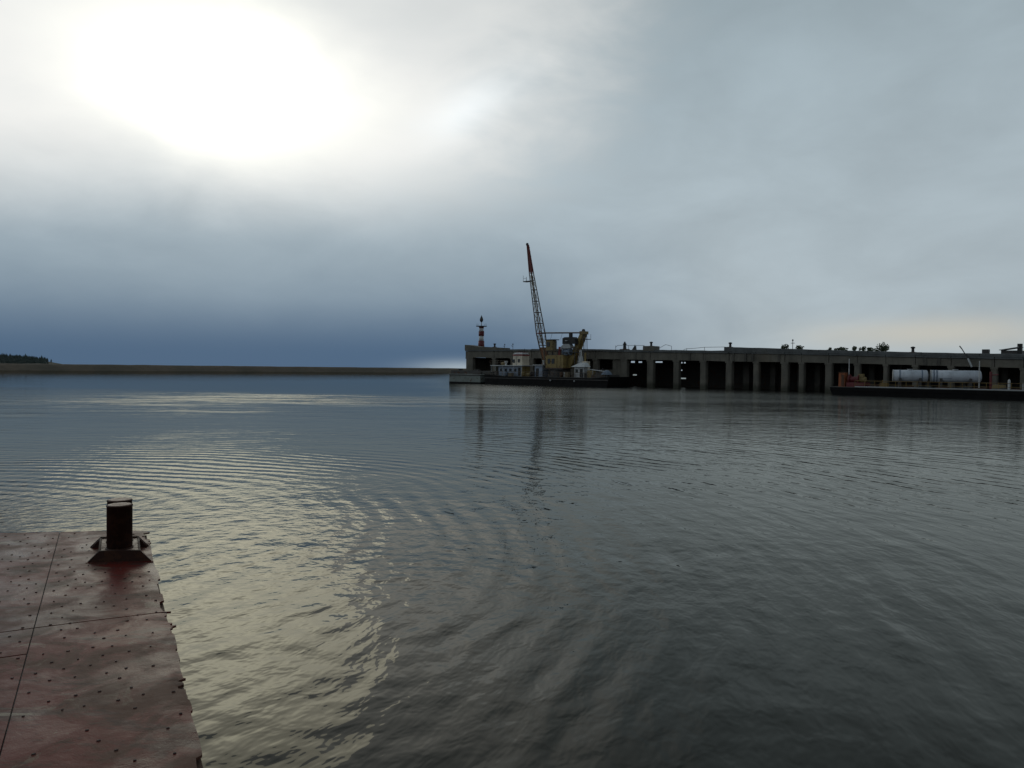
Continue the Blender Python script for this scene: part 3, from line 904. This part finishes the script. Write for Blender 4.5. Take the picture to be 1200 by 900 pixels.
part('tip_sheave', MB().lathe((22.85, -5.1, 27.2), [(0.1, 0), (0.3, 0.02), (0.3, 0.2), (0.1, 0.22)], 12, 'x'), M['steel'], boom)
part('boom_platform', MB().box(22.3, 23.9, -5.5, -4.5, 19.95, 20.1), M['steel'], boom)
part('platform_rail', MB().bar((22.35, -5.45, 20.1), (22.3, -5.45, 21.2), 0.04).bar((22.35, -4.55, 20.1), (22.3, -4.55, 21.0), 0.04).bar((22.3, -5.45, 20.7), (22.3, -4.55, 20.7), 0.03).bar((23.1, -5.45, 20.1), (23.1, -5.45, 20.9), 0.03), M['greymetal'], boom)
for k_ in range(6):
    z = 22.3 + k_ * 0.85
    part('rung', MB().bar(node(z, 1, 0), (bl(z)[1] + 0.35, -5, z), 0.03, n=5), M['steel'], boom)
# stern deckhouse with the sloping roof, cabin and stack behind it
aft = part('stern_deckhouse', MB().box(36.9, 39.1, -7.3, -6.2, 1.66, 3.5), M['greymetal'], ship)
part('roof', MB().add([(36.4, -7.7, 3.52), (39.5, -7.7, 3.52), (39.5, -5.9, 3.52), (36.4, -5.9, 3.52), (37.9, -6.9, 4.3), (39.0, -6.9, 4.3), (39.0, -6.2, 4.3), (37.9, -6.2, 4.3)],
                      [(3, 2, 1, 0), (4, 5, 6, 7), (0, 1, 5, 4), (1, 2, 6, 5), (2, 3, 7, 6), (3, 0, 4, 7)]), M['white'], aft)
part('door', MB().box(38.2, 38.8, -7.36, -7.2, 1.7, 3.2), M['black'], aft)
part('window', MB().box(37.2, 37.7, -7.36, -7.2, 2.5, 3.1), M['glass'], aft)
part('stack', MB().lathe((36.4, -5, 3.3), [(0.6, 0), (0.6, 1.3), (0.45, 1.9), (0.3, 2.3), (0.18, 3.4)], 14), M['white'], ship, True)
part('stern_cabin', MB().box(37.7, 38.7, -6.1, -5.1, 1.66, 4.55), M['cream'], ship)
part('exhaust_pipe', MB().bar((38.0, -5.6, 4.5), (38.0, -5.6, 6.1), 0.18), M['ochre'], ship)
part('stern_mast', MB().bar((37.6, -5.2, 3.2), (37.6, -5.2, 8.5), 0.05), M['steel'], ship)
part('stern_locker', MB().box(39.6, 41.0, -7.0, -5.0, 1.66, 2.9), M['ochre_dark'], ship)
part('coaming', MB().box(41.3, 44.4, -8.0, -4.0, 1.66, 2.2), M['deck_dark'], ship)
part('stern_gear', MB().bar((40.6, -7.9, 3.1), (44.8, -7.9, 2.7), 0.09).bar((41.3, -7.6, 1.7), (41.3, -7.6, 3.2), 0.07).bar((44.4, -7.6, 1.7), (44.4, -7.6, 2.9), 0.07), M['greymetal'], ship)
part('stern_winch', MB().lathe((41.9, -7.0, 2.75), [(0.5, 0), (0.5, 0.1), (0.28, 0.11), (0.28, 1.1), (0.5, 1.11), (0.5, 1.2)], 12, 'x').box(41.8, 43.2, -7.5, -6.5, 2.2, 2.5), M['steel'], ship)
for u, v in ((16.6, -8.3), (17.2, -8.3), (30.3, -8.3), (39.6, -8.4), (40.3, -8.4)):
    part('bitt', MB().lathe((u, v, 1.6), [(0.16, 0), (0.16, 0.7), (0.22, 0.72), (0.22, 0.8)], 8), M['steel'], ship)
tp = MB()
vs, fs = [], []
for j in range(7):
    for i in range(9):
        u, v = 43.6 + i * 0.19, -8.3 + j * 0.22
        zz = 2.24 + 0.75 * math.sin(math.pi * (i + .3) / 9) ** 0.6 * math.sin(math.pi * (j + .3) / 7) ** 0.5 + 0.1 * mnoise.noise(Vector((u * 2, v * 2, 0)))
        vs.append((u, v, zz if 0 < i < 8 and 0 < j < 6 else 2.22))
for j in range(6):
    for i in range(8):
        fs.append((j * 9 + i, j * 9 + i + 1, (j + 1) * 9 + i + 1, (j + 1) * 9 + i))
tp.add(vs, fs)
t = qthing('tarpaulin', 'blue grey tarpaulin bundled on the stern of the crane ship', 'tarpaulin', 44.2, -7.6, 2.22)
part('cloth', tp, M['blue'], t, True)
# drums and crates standing about the deck
for u, v, mt, lab in ((20.6, -8.2, 'blue', 'blue oil drum standing by the rail before the bluish deckhouse'),
                      (25.2, -8.3, 'ochre', 'yellowish oil drum by the rail just right of the bluish deckhouse'),
                      (34.6, -8.2, 'rusty', 'rusty oil drum by the rail under the end of the crane house'),
                      (35.4, -8.1, 'white', 'pale oil drum beside the rusty one on the crane ship deck')):
    t = qthing('oil_drum', lab, 'drum', u, v, 1.66, 'oil drums on the deck of the crane ship')
    part('body', MB().lathe((u, v, 1.66), [(0.29, 0), (0.29, 0.28), (0.305, 0.3), (0.29, 0.32), (0.29, 0.57), (0.305, 0.59), (0.29, 0.61), (0.29, 0.88)], 14), M[mt], t, True)
    part('lid', MB().lathe((u, v, 2.54), [(0.30, 0), (0.30, 0.02), (0.26, 0.02)], 14), M['steel'], t)
for u, w_, h_, lab in ((21.9, 0.9, 0.6, 'low wooden crate on the deck before the wheelhouse'), (36.0, 0.8, 0.9, 'taller wooden crate by the rail left of the stern deckhouse')):
    t = qthing('crate', lab, 'crate', u, -8.2, 1.66, 'wooden crates on the deck of the crane ship')
    for k_ in range(3):
        part('board', MB().box(u - w_ / 2, u + w_ / 2, -8.5, -7.9, 1.665 + k_ * h_ / 3, 1.65 + (k_ + 1) * h_ / 3), M['wood'], t)
    part('lid', MB().box(u - w_ / 2 - .02, u + w_ / 2 + .02, -8.52, -7.88, 1.66 + h_, 1.7 + h_), M['wood'], t)

# ------------------------------------------------------------------ low work barge on the right with two tanks
barge = qthing('work_barge', 'low dark work barge with railings moored along the right part of the quay', 'barge', 96, -7, 0)
part('hull', MB().prism([(84.3, 0.2), (84.0, 1.05), (122, 1.05), (122, -0.8), (84.9, -0.8)], 'y', -11.0, -2.6), M['hull'], barge)
part('deck', MB().box(84.1, 121.8, -10.9, -2.7, 1.04, 1.12), M['deck_dark'], barge)
part('rubbing_strake', MB().box(84.1, 122.1, -11.08, -2.5, 0.62, 0.74), M['hull'], barge)
for k_ in range(20):
    u = 87.2 + k_ * 1.25
    part('rail_post', MB().bar((u, -10.8, 1.1), (u, -10.8, 1.95), 0.035, n=5), M['yellow'], barge)
part('top_rail', MB().bar((87.2, -10.8, 1.95), (111, -10.8, 1.95), 0.035), M['yellow'], barge)
part('mid_rail', MB().bar((87.2, -10.8, 1.5), (111, -10.8, 1.5), 0.025), M['yellow'], barge)
part('toe_board', MB().box(87.2, 111, -10.84, -10.78, 1.12, 1.24), M['greymetal'], barge)
for k_ in range(9):
    part('pipe', MB().bar((88.5 + k_ * 2.0, -9.6, 1.2), (89.9 + k_ * 2.0, -9.2, 1.32), 0.09), M['steel' if k_ % 2 else 'rusty'], barge)
cb = part('cabin', MB().box(84.45, 85.3, -9.2, -8.2, 1.12, 3.0, 0.03), M['orange'], barge)
part('roof', MB().box(84.4, 85.35, -9.3, -8.1, 3.0, 3.08), M['rusty'], cb)
part('door', MB().box(84.85, 85.2, -9.25, -9.1, 1.2, 2.7), M['rusty'], cb)
wn = part('anchor_winch', MB().box(85.6, 88.0, -9.5, -7.5, 1.12, 1.7), M['darkred'], barge)
part('drum', MB().lathe((85.65, -8.5, 2.1), [(0.7, 0), (0.7, 0.12), (0.38, 0.13), (0.38, 1.2), (0.7, 1.21), (0.7, 1.33)], 14, 'x'), M['darkred'], wn)
part('motor', MB().lathe((86.95, -8.5, 2.1), [(0.32, 0), (0.36, 0.1), (0.36, 0.8), (0.2, 0.9)], 12, 'x').box(86.9, 87.5, -8.8, -8.2, 2.35, 2.85), M['ochre_dark'], wn)
part('brake_wheel', MB().lathe((86.86, -8.5, 2.1), [(0.2, 0), (0.62, 0.02), (0.62, 0.08), (0.2, 0.1)], 14, 'x'), M['darkred'], wn)
part('mast', MB().bar((85.35, -7.9, 1.1), (85.35, -7.9, 4.9), 0.07, 0.05), M['white'], barge)
part('mast', MB().bar((100.6, -7.0, 1.1), (100.6, -7.0, 4.6), 0.07, 0.05), M['white'], barge)
part('davit', MB().bar((101.8, -6.8, 1.1), (101.8, -6.8, 3.3), 0.14).bar((101.8, -6.8, 2.9), (102.6, -7.0, 2.95), 0.07), M['darkred'], barge)
part('hatch', MB().box(102.3, 103.6, -8.8, -7.4, 1.12, 1.75, 0.1), M['ochre_dark'], barge)
part('gas_bottle', MB().lathe((104.2, -9.3, 1.12), [(0.14, 0), (0.14, 1.1), (0.06, 1.3)], 10), M['white'], barge)
part('locker', MB().box(105.6, 107.0, -9.8, -8.6, 1.12, 2.0), M['greymetal'], barge)
part('generator', MB().box(90.0, 91.0, -10.2, -9.3, 1.12, 1.75, 0.08).bar((90.3, -9.8, 1.75), (90.3, -9.8, 2.1), 0.06), M['yellow'], barge)

D = QT * math.cos(R(20)) + QN * math.sin(R(20))
DROT = math.atan2(D.y, D.x)
p0 = QA + QT * 91.2 + QN * (-8.6)


def tank(name, label, s0, s1, bands):
    r = 0.76
    loc = p0 + D * s0 + Vector((0, 0, 1.12))
    t = thing(name, label, 'tank', loc, DROT, 'white steel tanks on the work barge')
    L = s1 - s0
    zc = 1.55
    part('shell', MB().lathe((0, 0, zc), [(r * 0.35, -0.07), (r * 0.8, -0.05), (r, 0.02), (r, L - 0.02), (r * 0.75, L + 0.1), (r * 0.35, L + 0.17)], 28, 'x'), M['tank'], t, True)
    for c in bands:
        part('strap', MB().lathe((0, 0, zc), [(r - 0.1, c - 0.07), (r + 0.035, c - 0.07), (r + 0.035, c + 0.07), (r - 0.1, c + 0.07)], 28, 'x'), M['blue'], t)
    part('end_ring', MB().lathe((0, 0, zc), [(r - 0.12, -0.08), (r + 0.03, -0.06), (r + 0.03, 0.06), (r - 0.12, 0.06)], 28, 'x'), M['greymetal'], t)
    for c in (L * 0.2, L * 0.8):
        part('saddle', MB().prism([(-0.8, 0), (0.8, 0), (0.72, 1.3), (0.45, 0.98), (0, 0.86), (-0.45, 0.98), (-0.72, 1.3)], 'x', c - 0.15, c + 0.15), M['steel'], t)
    part('manhole', MB().lathe((L * 0.5, 0, zc + r - 0.04), [(0.3, 0), (0.3, 0.12), (0.34, 0.13), (0.34, 0.17)], 12), M['greymetal'], t)
    part('stain', MB().box(L * 0.15, L * 0.42, -r * 0.94 - 0.0, -r * 0.90, zc - 0.30, zc - 0.18), M['blue'], t)


tank('steel_tank', 'shorter white steel tank nearer the crane ship, with a strap by its left end', 0.0, 3.85, [0.75, 3.3])
tank('steel_tank', 'longer white steel tank lying right of the shorter one on the work barge', 4.3, 9.7, [0.3, 0.62])

# ------------------------------------------------------------------ things on top of the quay
def stub(u, v, z, label):
    t = qthing('mooring_bollard', label, 'bollard', u, v, z, 'small mooring bollards on the quay edge')
    part('post', MB().lathe((u, v, z), [(0.28, 0), (0.2, 0.1), (0.18, 0.5), (0.3, 0.58), (0.3, 0.72), (0.1, 0.8)], 10), M['steel'], t, True)
    part('base_plate', MB().box(u - .35, u + .35, v - .35, v + .35, z - 0.02, z + 0.05), M['rusty'], t)


stub(8.2, 0.9, 7.66, 'small dark bollard on the earth heap right of the red and white beacon')
stub(47.9, 0.6, 7.33, 'small dark bollard on top of the square parapet block')
stub(63.4, 0.2, 6.95, 'small dark bollard at the step where the long parapet begins')
stub(90.9, 0.2, 5.9, 'small dark bollard alone on the parapet above the tanks')

t = qthing('capstan', 'dark upright capstan by the thin railing left of the parapet block', 'capstan', 41.9, 1.0, ztop(42))
part('drum', MB().lathe((41.9, 1.0, ztop(42)), [(0.5, 0), (0.32, 0.25), (0.25, 0.9), (0.4, 1.0), (0.2, 1.25), (0.12, 1.5)], 12), M['steel'], t, True)
part('base', MB().box(41.2, 42.6, 0.4, 1.6, ztop(42) - .02, ztop(42) + 0.15), M['rusty'], t)
t = qthing('hand_winch', 'small slanted hand winch on the quay edge behind the thin railing', 'winch', 44.0, 1.0, ztop(44))
part('frame', MB().prism([(43.6, ztop(44)), (44.4, ztop(44)), (44.3, ztop(44) + 0.75), (44.0, ztop(44) + 0.5)], 'y', 0.8, 1.2), M['steel'], t)
part('crank', MB().bar((44.2, 0.7, ztop(44) + .6), (44.4, 0.7, ztop(44) + 0.95), 0.05), M['steel'], t)


def railing(label, posts, rail):
    u0, v0 = posts[0][0], posts[0][1]
    t = qthing('guard_rail', label, 'railing', u0, v0, ztop(u0))
    for u, v, h in posts:
        part('post', MB().bar((u, v, ztop(u) - 0.02), (u, v, ztop(u) + h), 0.035, n=5), M['steel'], t)
    mb_ = MB()
    for (a, c) in zip(rail[:-1], rail[1:]):
        mb_.bar((a[0], a[1], ztop(a[0]) + a[2]), (c[0], c[1], ztop(c[0]) + c[2]), 0.035, n=5)
    part('rail', mb_, M['steel'], t)


railing('thin dark railing between the capstan and the square parapet block', [(40.3, 0.4, 0.75), (43.2, 0.4, 0.8), (46.5, 0.4, 0.8)], [(40.3, .4, .4), (40.7, .4, .78), (43.2, 0.4, 0.8), (46.6, .4, .8)])
railing('bent thin rail with a peak just right of the square parapet block', [(52.2, 0.4, 0.7)], [(49.6, .4, 0.3), (51.0, .4, 0.98), (52.2, .4, 0.7)])
railing('long low thin rail running up to the step of the parapet', [(55.2, 0.4, 0.3), (58.6, 0.4, 0.55)], [(54.6, .4, 0.1), (55.2, .4, .3), (56.5, .4, 0.35), (58.6, .4, .55), (62.4, .4, .62)])

for k_, (u, h, lab) in enumerate(((10.9, 0.85, 'left of the two short thin signal posts behind the wheelhouse'), (13.3, 0.9, 'right of the two short thin signal posts behind the wheelhouse'))):
    t = qthing('signal_post', lab, 'post', u, 1.2, ztop(u))
    part('post', MB().bar((u, 1.2, ztop(u)), (u, 1.2, ztop(u) + h), 0.05), M['steel'], t)
    part('lamp_head', MB().lathe((u, 1.2, ztop(u) + h), [(0.06, 0), (0.11, 0.08), (0.11, 0.25), (0.05, 0.3)], 8), M['steel'], t)
    part('arm', MB().bar((u, 1.2, ztop(u) + h * .7), (u - 0.5, 1.2, ztop(u) + h * 0.85), 0.04), M['steel'], t)

t = qthing('antenna_mast', 'thin pole with a crosspiece standing between two bushes on the quay', 'mast', 73.4, 1.2, ztop(73))
zz = ztop(73.4)
part('pole', MB().bar((73.4, 1.2, zz), (73.4, 1.2, zz + 1.75), 0.045), M['steel'], t)
part('crosspiece', MB().bar((73.1, 1.2, zz + 1.35), (73.7, 1.2, zz + 1.35), 0.04).lathe((73.4, 1.2, zz + 1.7), [(0.1, 0), (0.14, 0.1), (0.05, 0.25)], 8), M['steel'], t)


def shrub(u, v, w, h, n, label):
    z = ztop(u) - 0.02
    t = qthing('bush', label, 'bush', u, v, z, 'bushes growing on top of the quay')
    fm_ = MB()
    blobs = [(rnd.uniform(-.5, .5) * w, rnd.uniform(-.4, .4) * w, h * rnd.uniform(0.35, 0.72), rnd.uniform(.26, .42)) for _ in range(5)]
    for i in range(n):
        bx_, by_, bz_, br = rnd.choice(blobs)
        d = Vector((rnd.gauss(0, 1), rnd.gauss(0, 1), rnd.gauss(0, 1))).normalized() * rnd.random() ** 0.4
        c = Vector((u + bx_ + d.x * br * w, v + by_ + d.y * br * w, max(z + 0.05, z + bz_ + d.z * br * h)))
        a = Vector((rnd.gauss(0, 1), rnd.gauss(0, 1), rnd.gauss(0, 1))).normalized()
        e = a.orthogonal().normalized() * 0.13
        a = a * 0.09
        fm_.add([c - e, c + a, c + e, c - a], [(0, 1, 2, 3)])
    part('foliage', fm_, M['leaf'], t)
    sm = MB()
    for bx_, by_, bz_, br in blobs:
        sm.bar((u + bx_ * .2, v + by_ * .2, z), (u + bx_, v + by_, z + bz_), 0.04, 0.015, 5)
    part('stem', sm, M['bark'], t)


shrub(72.0, 1.8, 0.95, 1.25, 150, 'pointed small bush left of the thin pole with the crosspiece')
shrub(74.4, 1.8, 1.0, 1.15, 150, 'rounded small bush right of the thin pole with the crosspiece')
shrub(79.0, 1.6, 0.6, 0.8, 90, 'tiny bush, leftmost of the bushes above the orange cabin')
shrub(80.3, 1.8, 1.7, 1.0, 240, 'wide low bush above the orange cabin')
shrub(82.6, 1.6, 0.7, 1.1, 120, 'narrow upright bush standing between the wide low bush and the next pale one')
shrub(83.5, 1.8, 0.9, 1.05, 90, 'thin see-through bush beside the narrow upright one')
shrub(84.5, 1.7, 0.8, 1.0, 150, 'compact square bush just left of the large right bush')
shrub(85.7, 1.8, 1.5, 1.35, 260, 'largest bush of the clump, leaning left, on the right of the group')
shrub(86.8, 1.8, 1.0, 1.6, 200, 'tallest bush, last on the right of the clump on the quay')

# cabin and cart on the far right of the quay
zz = ztop(101)
t = qthing('tool_crate', 'small dark crate on legs at the quay edge on the right', 'crate', 99.3, 1.6, ztop(99.3))
zc = ztop(99.3)
part('box', MB().box(99.0, 99.75, 1.2, 2.0, zc + 0.28, zc + 0.85), M['steel'], t)
for du, dv in ((99.05, 1.25), (99.7, 1.25), (99.05, 1.95), (99.7, 1.95)):
    part('leg', MB().bar((du, dv, zc - .02), (du, dv, zc + 0.3), 0.04, n=5), M['steel'], t)
t = qthing('site_hut', 'dark low hut with a slanted pale roof and a square stack at the right edge', 'hut', 102.3, 2.2, ztop(102))
zc = ztop(102)
part('wall', MB().box(101.2, 103.4, 1.0, 3.4, zc - 0.03, zc + 0.75), M['steel'], t)
part('roof', MB().add([(101.0, 0.8, zc + 0.78), (103.2, 0.8, zc + 1.15), (103.2, 3.6, zc + 1.15), (101.0, 3.6, zc + 0.78), (101.0, 0.8, zc + 0.85), (103.2, 0.8, zc + 1.22), (103.2, 3.6, zc + 1.22), (101.0, 3.6, zc + 0.85)],
                      [(0, 1, 2, 3), (4, 5, 6, 7), (0, 1, 5, 4), (1, 2, 6, 5), (2, 3, 7, 6), (3, 0, 4, 7)]), M['greymetal'], t)
part('stack', MB().box(103.0, 103.5, 0.9, 1.4, zc + 0.3, zc + 1.6), M['black'], t)
t = qthing('leaning_pole', 'pale bent pole leaning from the quay top down to the barge above the long tank', 'pole', 97.9, -0.4, 4.0)
part('upper_pole', MB().bar((96.9, 0.2, 6.3), (97.8, -0.5, 5.0), 0.06).bar((96.9, 0.2, 6.3), (96.6, 0.3, 6.7), 0.07), M['steel'], t)
part('lower_pole', MB().bar((97.8, -0.5, 5.0), (98.4, -1.0, 3.9), 0.12), M['greymetal'], t)

# ------------------------------------------------------------------ near barge: red deck
O = Vector((-1.28, 3.22, 1.3))
ES = Vector((-0.4685, 0.8835, 0))
ET = Vector((-0.8835, -0.4685, 0))
DZ = 1.3


def dp(s, t, z=DZ):
    q = O + ES * s + ET * t
    return (q.x, q.y, z)


def bow(t):
    return 5.27 + 0.37 * t


rj = random.Random(11)
jag_pts = []
s = -9.0
while s < 6.0:
    w_ = rj.choice([0.02, 0.03, 0.05, 0.08, 0.14, 0.2, 0.3])
    o_ = rj.choice([0, 0, 0, 0.004, 0.010, 0.018, 0.03, -0.010, -0.016]) + rj.uniform(-.003, .003)
    jag_pts += [(s + 0.006, o_), (s + w_ * .5, o_ + rj.uniform(-.004, .004)), (s + w_ - 0.006, o_ + rj.uniform(-.004, .004))]
    s += w_
jag_pts += [(2.26, -0.055), (2.33, -0.045), (2.36, 0.02), (2.02, -0.045), (2.06, -0.02), (4.05, 0.03), (4.45, 0.05), (4.7, -0.02), (5.05, 0.03), (5.2, -0.03)]
jag_pts.sort()
jx, jy = [a for a, _ in jag_pts], [c for _, c in jag_pts]
jag = lambda s_: float(np.interp(s_, jx, jy))

nb = thing('deck_barge', 'rusty red steel barge deck filling the lower left corner', 'barge', (O.x, O.y, 0), math.atan2(ES.y, ES.x), None)
bi = Matrix.Translation((O.x, O.y, 0)) @ Matrix.Rotation(math.atan2(ES.y, ES.x), 4, 'Z')
bi = bi.inverted()


def bpart(name, mb_, mat, smooth=False, label=None, kind=None, parent=None):
    mb_.v = [tuple(bi @ Vector(v)) for v in mb_.v]
    return part(name, mb_, mat, parent or nb, smooth, label, kind)


def pz(s_, t_):
    return DZ + 0.004 * mnoise.noise(Vector((s_ * 1.1, t_ * 1.4, 0))) + 0.0012 * mnoise.noise(Vector((s_ * 4, t_ * 4, 5)))


def plate(s0, s1, t0, t1, right=False, far=False, step=0.06):
    g = 0.0035
    hi = lambda t: (bow(t) if far else s1 - 2.2 * g)
    nt_ = max(3, int((t1 - t0) / step))
    L = hi(t0) - s0
    ns = max(4, int(L / (0.014 if right and step < 0.1 else step * 0.55)))
    mb_ = MB()
    vs, fs = [], []
    for layer in (0, 1):
        for i in range(ns + 1):
            for j in range(nt_ + 1):
                tt = t0 + g + (t1 - t0 - 2 * g) * j / nt_
                ss_ = s0 + 2.2 * g + (hi(tt) - s0 - 2.2 * g) * i / ns
                if right and j == 0:
                    tt = jag(ss_)
                if far and i == ns:
                    ss_ += 0.02 * mnoise.noise(Vector((tt * 9, 3.1, 0)))
                zz_ = pz(ss_, tt)
                ed = min(tt - t0, t1 - tt)
                if right and j <= 1:
                    zz_ -= 0.006 * (1 - j) + 0.004 * mnoise.noise(Vector((ss_ * 6, 0, 9)))
                vs.append(dp(ss_, tt, zz_ - (0.014 if layer else 0)))
    W = nt_ + 1
    off = (ns + 1) * W
    for i in range(ns):
        for j in range(nt_):
            fs.append((i * W + j, i * W + j + 1, (i + 1) * W + j + 1, (i + 1) * W + j))

    def rim(a, c):
        o_ = len(vs)
        vs.extend([vs[a], vs[c], vs[off + c], vs[off + a]])
        fs.append((o_, o_ + 1, o_ + 2, o_ + 3))
    for i in range(ns):
        for j in (0, nt_):
            rim(i * W + j, (i + 1) * W + j)
    for j in range(nt_):
        for i in (0, ns):
            rim(i * W + j, i * W + j + 1)
    mb_.add(vs, fs)
    bpart('deck_plate', mb_, M['deck_red'], True)


plate(2.33, 5.25, 0.0, 0.78, True, True)
plate(-0.6, 2.33, 0.0, 0.78, True)
plate(-4.0, -0.6, 0.0, 0.78, True, step=0.12)
plate(2.33, 5.6, 0.78, 2.28, far=True, step=0.1)
plate(1.83, 2.33, 0.78, 2.28, step=0.1)
plate(-0.9, 1.83, 0.78, 2.28, step=0.1)
plate(-4.0, -0.9, 0.78, 2.28, step=0.3)
for k_ in range(3):
    plate(1.6, 6, 2.28 + k_ * 1.5, 3.78 + k_ * 1.5, far=True, step=0.4)
    plate(-4, 1.6, 2.28 + k_ * 1.5, 3.78 + k_ * 1.5, step=0.4)
hb = MB()
top = [dp(-4.0, 0.03), dp(5.22, 0.03), dp(bow(6.75) - 0.03, 6.75), dp(-4.0, 6.75)]
top = [(x, y) for x, y, _ in top]
hb.prism(top, 'z', -0.8, DZ - 0.017)
bpart('hull', hb, M['hull'])
bpart('rubbing_strake', MB().add([dp(-4, 0.002, 1.1), dp(5.2, 0.002, 1.1), dp(5.2, 0.028, 1.1), dp(-4, 0.028, 1.1), dp(-4, 0.002, 1.265), dp(5.2, 0.002, 1.265), dp(5.2, 0.028, 1.265), dp(-4, 0.028, 1.265)],
                              [(0, 1, 2, 3), (4, 5, 6, 7), (0, 1, 5, 4), (1, 2, 6, 5), (2, 3, 7, 6), (3, 0, 4, 7)]), M['rusty'])
# low weld beads along the seams
def bead(p_, q_, rad):
    mb_ = MB()
    n_ = 40
    prev = None
    for i in range(n_ + 1):
        t = i / n_
        c = dp(p_[0] + (q_[0] - p_[0]) * t, p_[1] + (q_[1] - p_[1]) * t + 0.004 * mnoise.noise(Vector((t * 30, p_[0], 0))), DZ - 0.013)
        if prev:
            mb_.bar(prev, c, rad, n=5)
        prev = c
    bpart('weld_bead', mb_, M['steel'])


bead((-0.9, 0.78), (5.5, 0.78), 0.008)
bead((2.33, 0.0), (2.33, 0.77), 0.008)
bead((2.33, 0.79), (2.33, 2.2), 0.008)
bead((1.83, 0.79), (1.83, 2.2), 0.007)
# raised tread studs, staggered rows
tm = MB()
rs = random.Random(5)
row = 0
s = -0.55
while s < 5.6:
    t_ = 0.06 + (0.065 if row % 2 else 0)
    while t_ < 2.2:
        if s < bow(t_) - 0.08 and abs(t_ - 0.78) > 0.03 and rs.random() > 0.26 + 0.45 * max(0.0, mnoise.noise(Vector((s * 1.1, t_ * 1.3, 4)))):
            a, e = s + rs.uniform(-.022, .022), t_ + rs.uniform(-.020, .020)
            L_, w_ = rs.uniform(0.006, 0.010), rs.uniform(0.008, 0.015)
            zb = pz(a, e) - 0.004
            ring_ = [dp(a + L_ * math.cos(q_), e + w_ * math.sin(q_), zb) for q_ in [k_ * math.pi / 3 for k_ in range(6)]]
            rin = [dp(a + L_ * .6 * math.cos(q_), e + w_ * .6 * math.sin(q_), zb + 0.009) for q_ in [k_ * math.pi / 3 for k_ in range(6)]]
            tm.add(ring_ + rin, [(k_, (k_ + 1) % 6, 6 + (k_ + 1) % 6, 6 + k_) for k_ in range(6)] + [(6, 7, 8, 9, 10, 11)])
        t_ += 0.13
    s += 0.145
    row += 1
bpart('tread_studs', tm, M['stud'], kind='stuff')

# ------------------------------------------------------------------ twin bollard on the red deck
CB = Vector((-3.515, 6.88, DZ))
bt = thing('twin_bollard', 'dark twin post mooring bollard on a flared base on the red deck', 'bollard', CB, R(8))
SK = math.tan(R(19))      # the posts stand in line with the deck edge, the base plates across it
ph = 0.47
bpl = []
for y in (-0.135, 0.135):
    r = 0.103
    pst = part('post', MB().lathe((-SK * y, y, 0.0), [(r, 0.0), (r, ph - 0.012), (r + 0.003, ph - 0.012), (r + 0.003, ph - 0.002), (r - 0.004, ph)], 36), M['bollard'], bt, True)
    part('weld_bead', MB().lathe((-SK * y, y, 0.085), [(r - 0.004, 0.0), (r + 0.009, 0.001), (r + 0.010, 0.006), (r - 0.004, 0.013)], 28), M['bollard'], pst)
    part('post_cap', MB().lathe((-SK * y, y, 0.0), [(r - 0.006, ph - 0.002), (r - 0.012, ph + 0.003)], 36), M['bollard_top'], pst)
def skew(mb_):
    mb_.v = [(x - SK * y, y, z) for x, y, z in mb_.v]
    return mb_


part('pedestal', skew(MB().box(-0.16, 0.16, -0.27, 0.27, 0.0, 0.085)), M['bollard_top'], bt, bevel=0.006, label='paler pedestal top')
for y in (-0.285, 0.285):
    part('flange_plate', skew(MB().prism([(-0.262, 0.002), (0.262, 0.002), (0.165, 0.098), (-0.165, 0.098)], 'y', y - 0.012, y + 0.012)), M['bollard'], bt)
for sx in (-1, 1):
    part('side_plate', skew(MB().box(sx * 0.165 - 0.008, sx * 0.165 + 0.008, -0.27, 0.27, 0.0, 0.092)), M['bollard'], bt)
    for y in (-0.255, 0.255):
        part('gusset', skew(MB().prism([(sx * 0.174, 0.003), (sx * 0.25, 0.003), (sx * 0.174, 0.085)], 'y', y - 0.012, y + 0.012)), M['bollard'], bt)
part('base_plate', skew(MB().box(-0.275, 0.275, -0.31, 0.31, -0.012, 0.003)), M['deck_red'], bt)
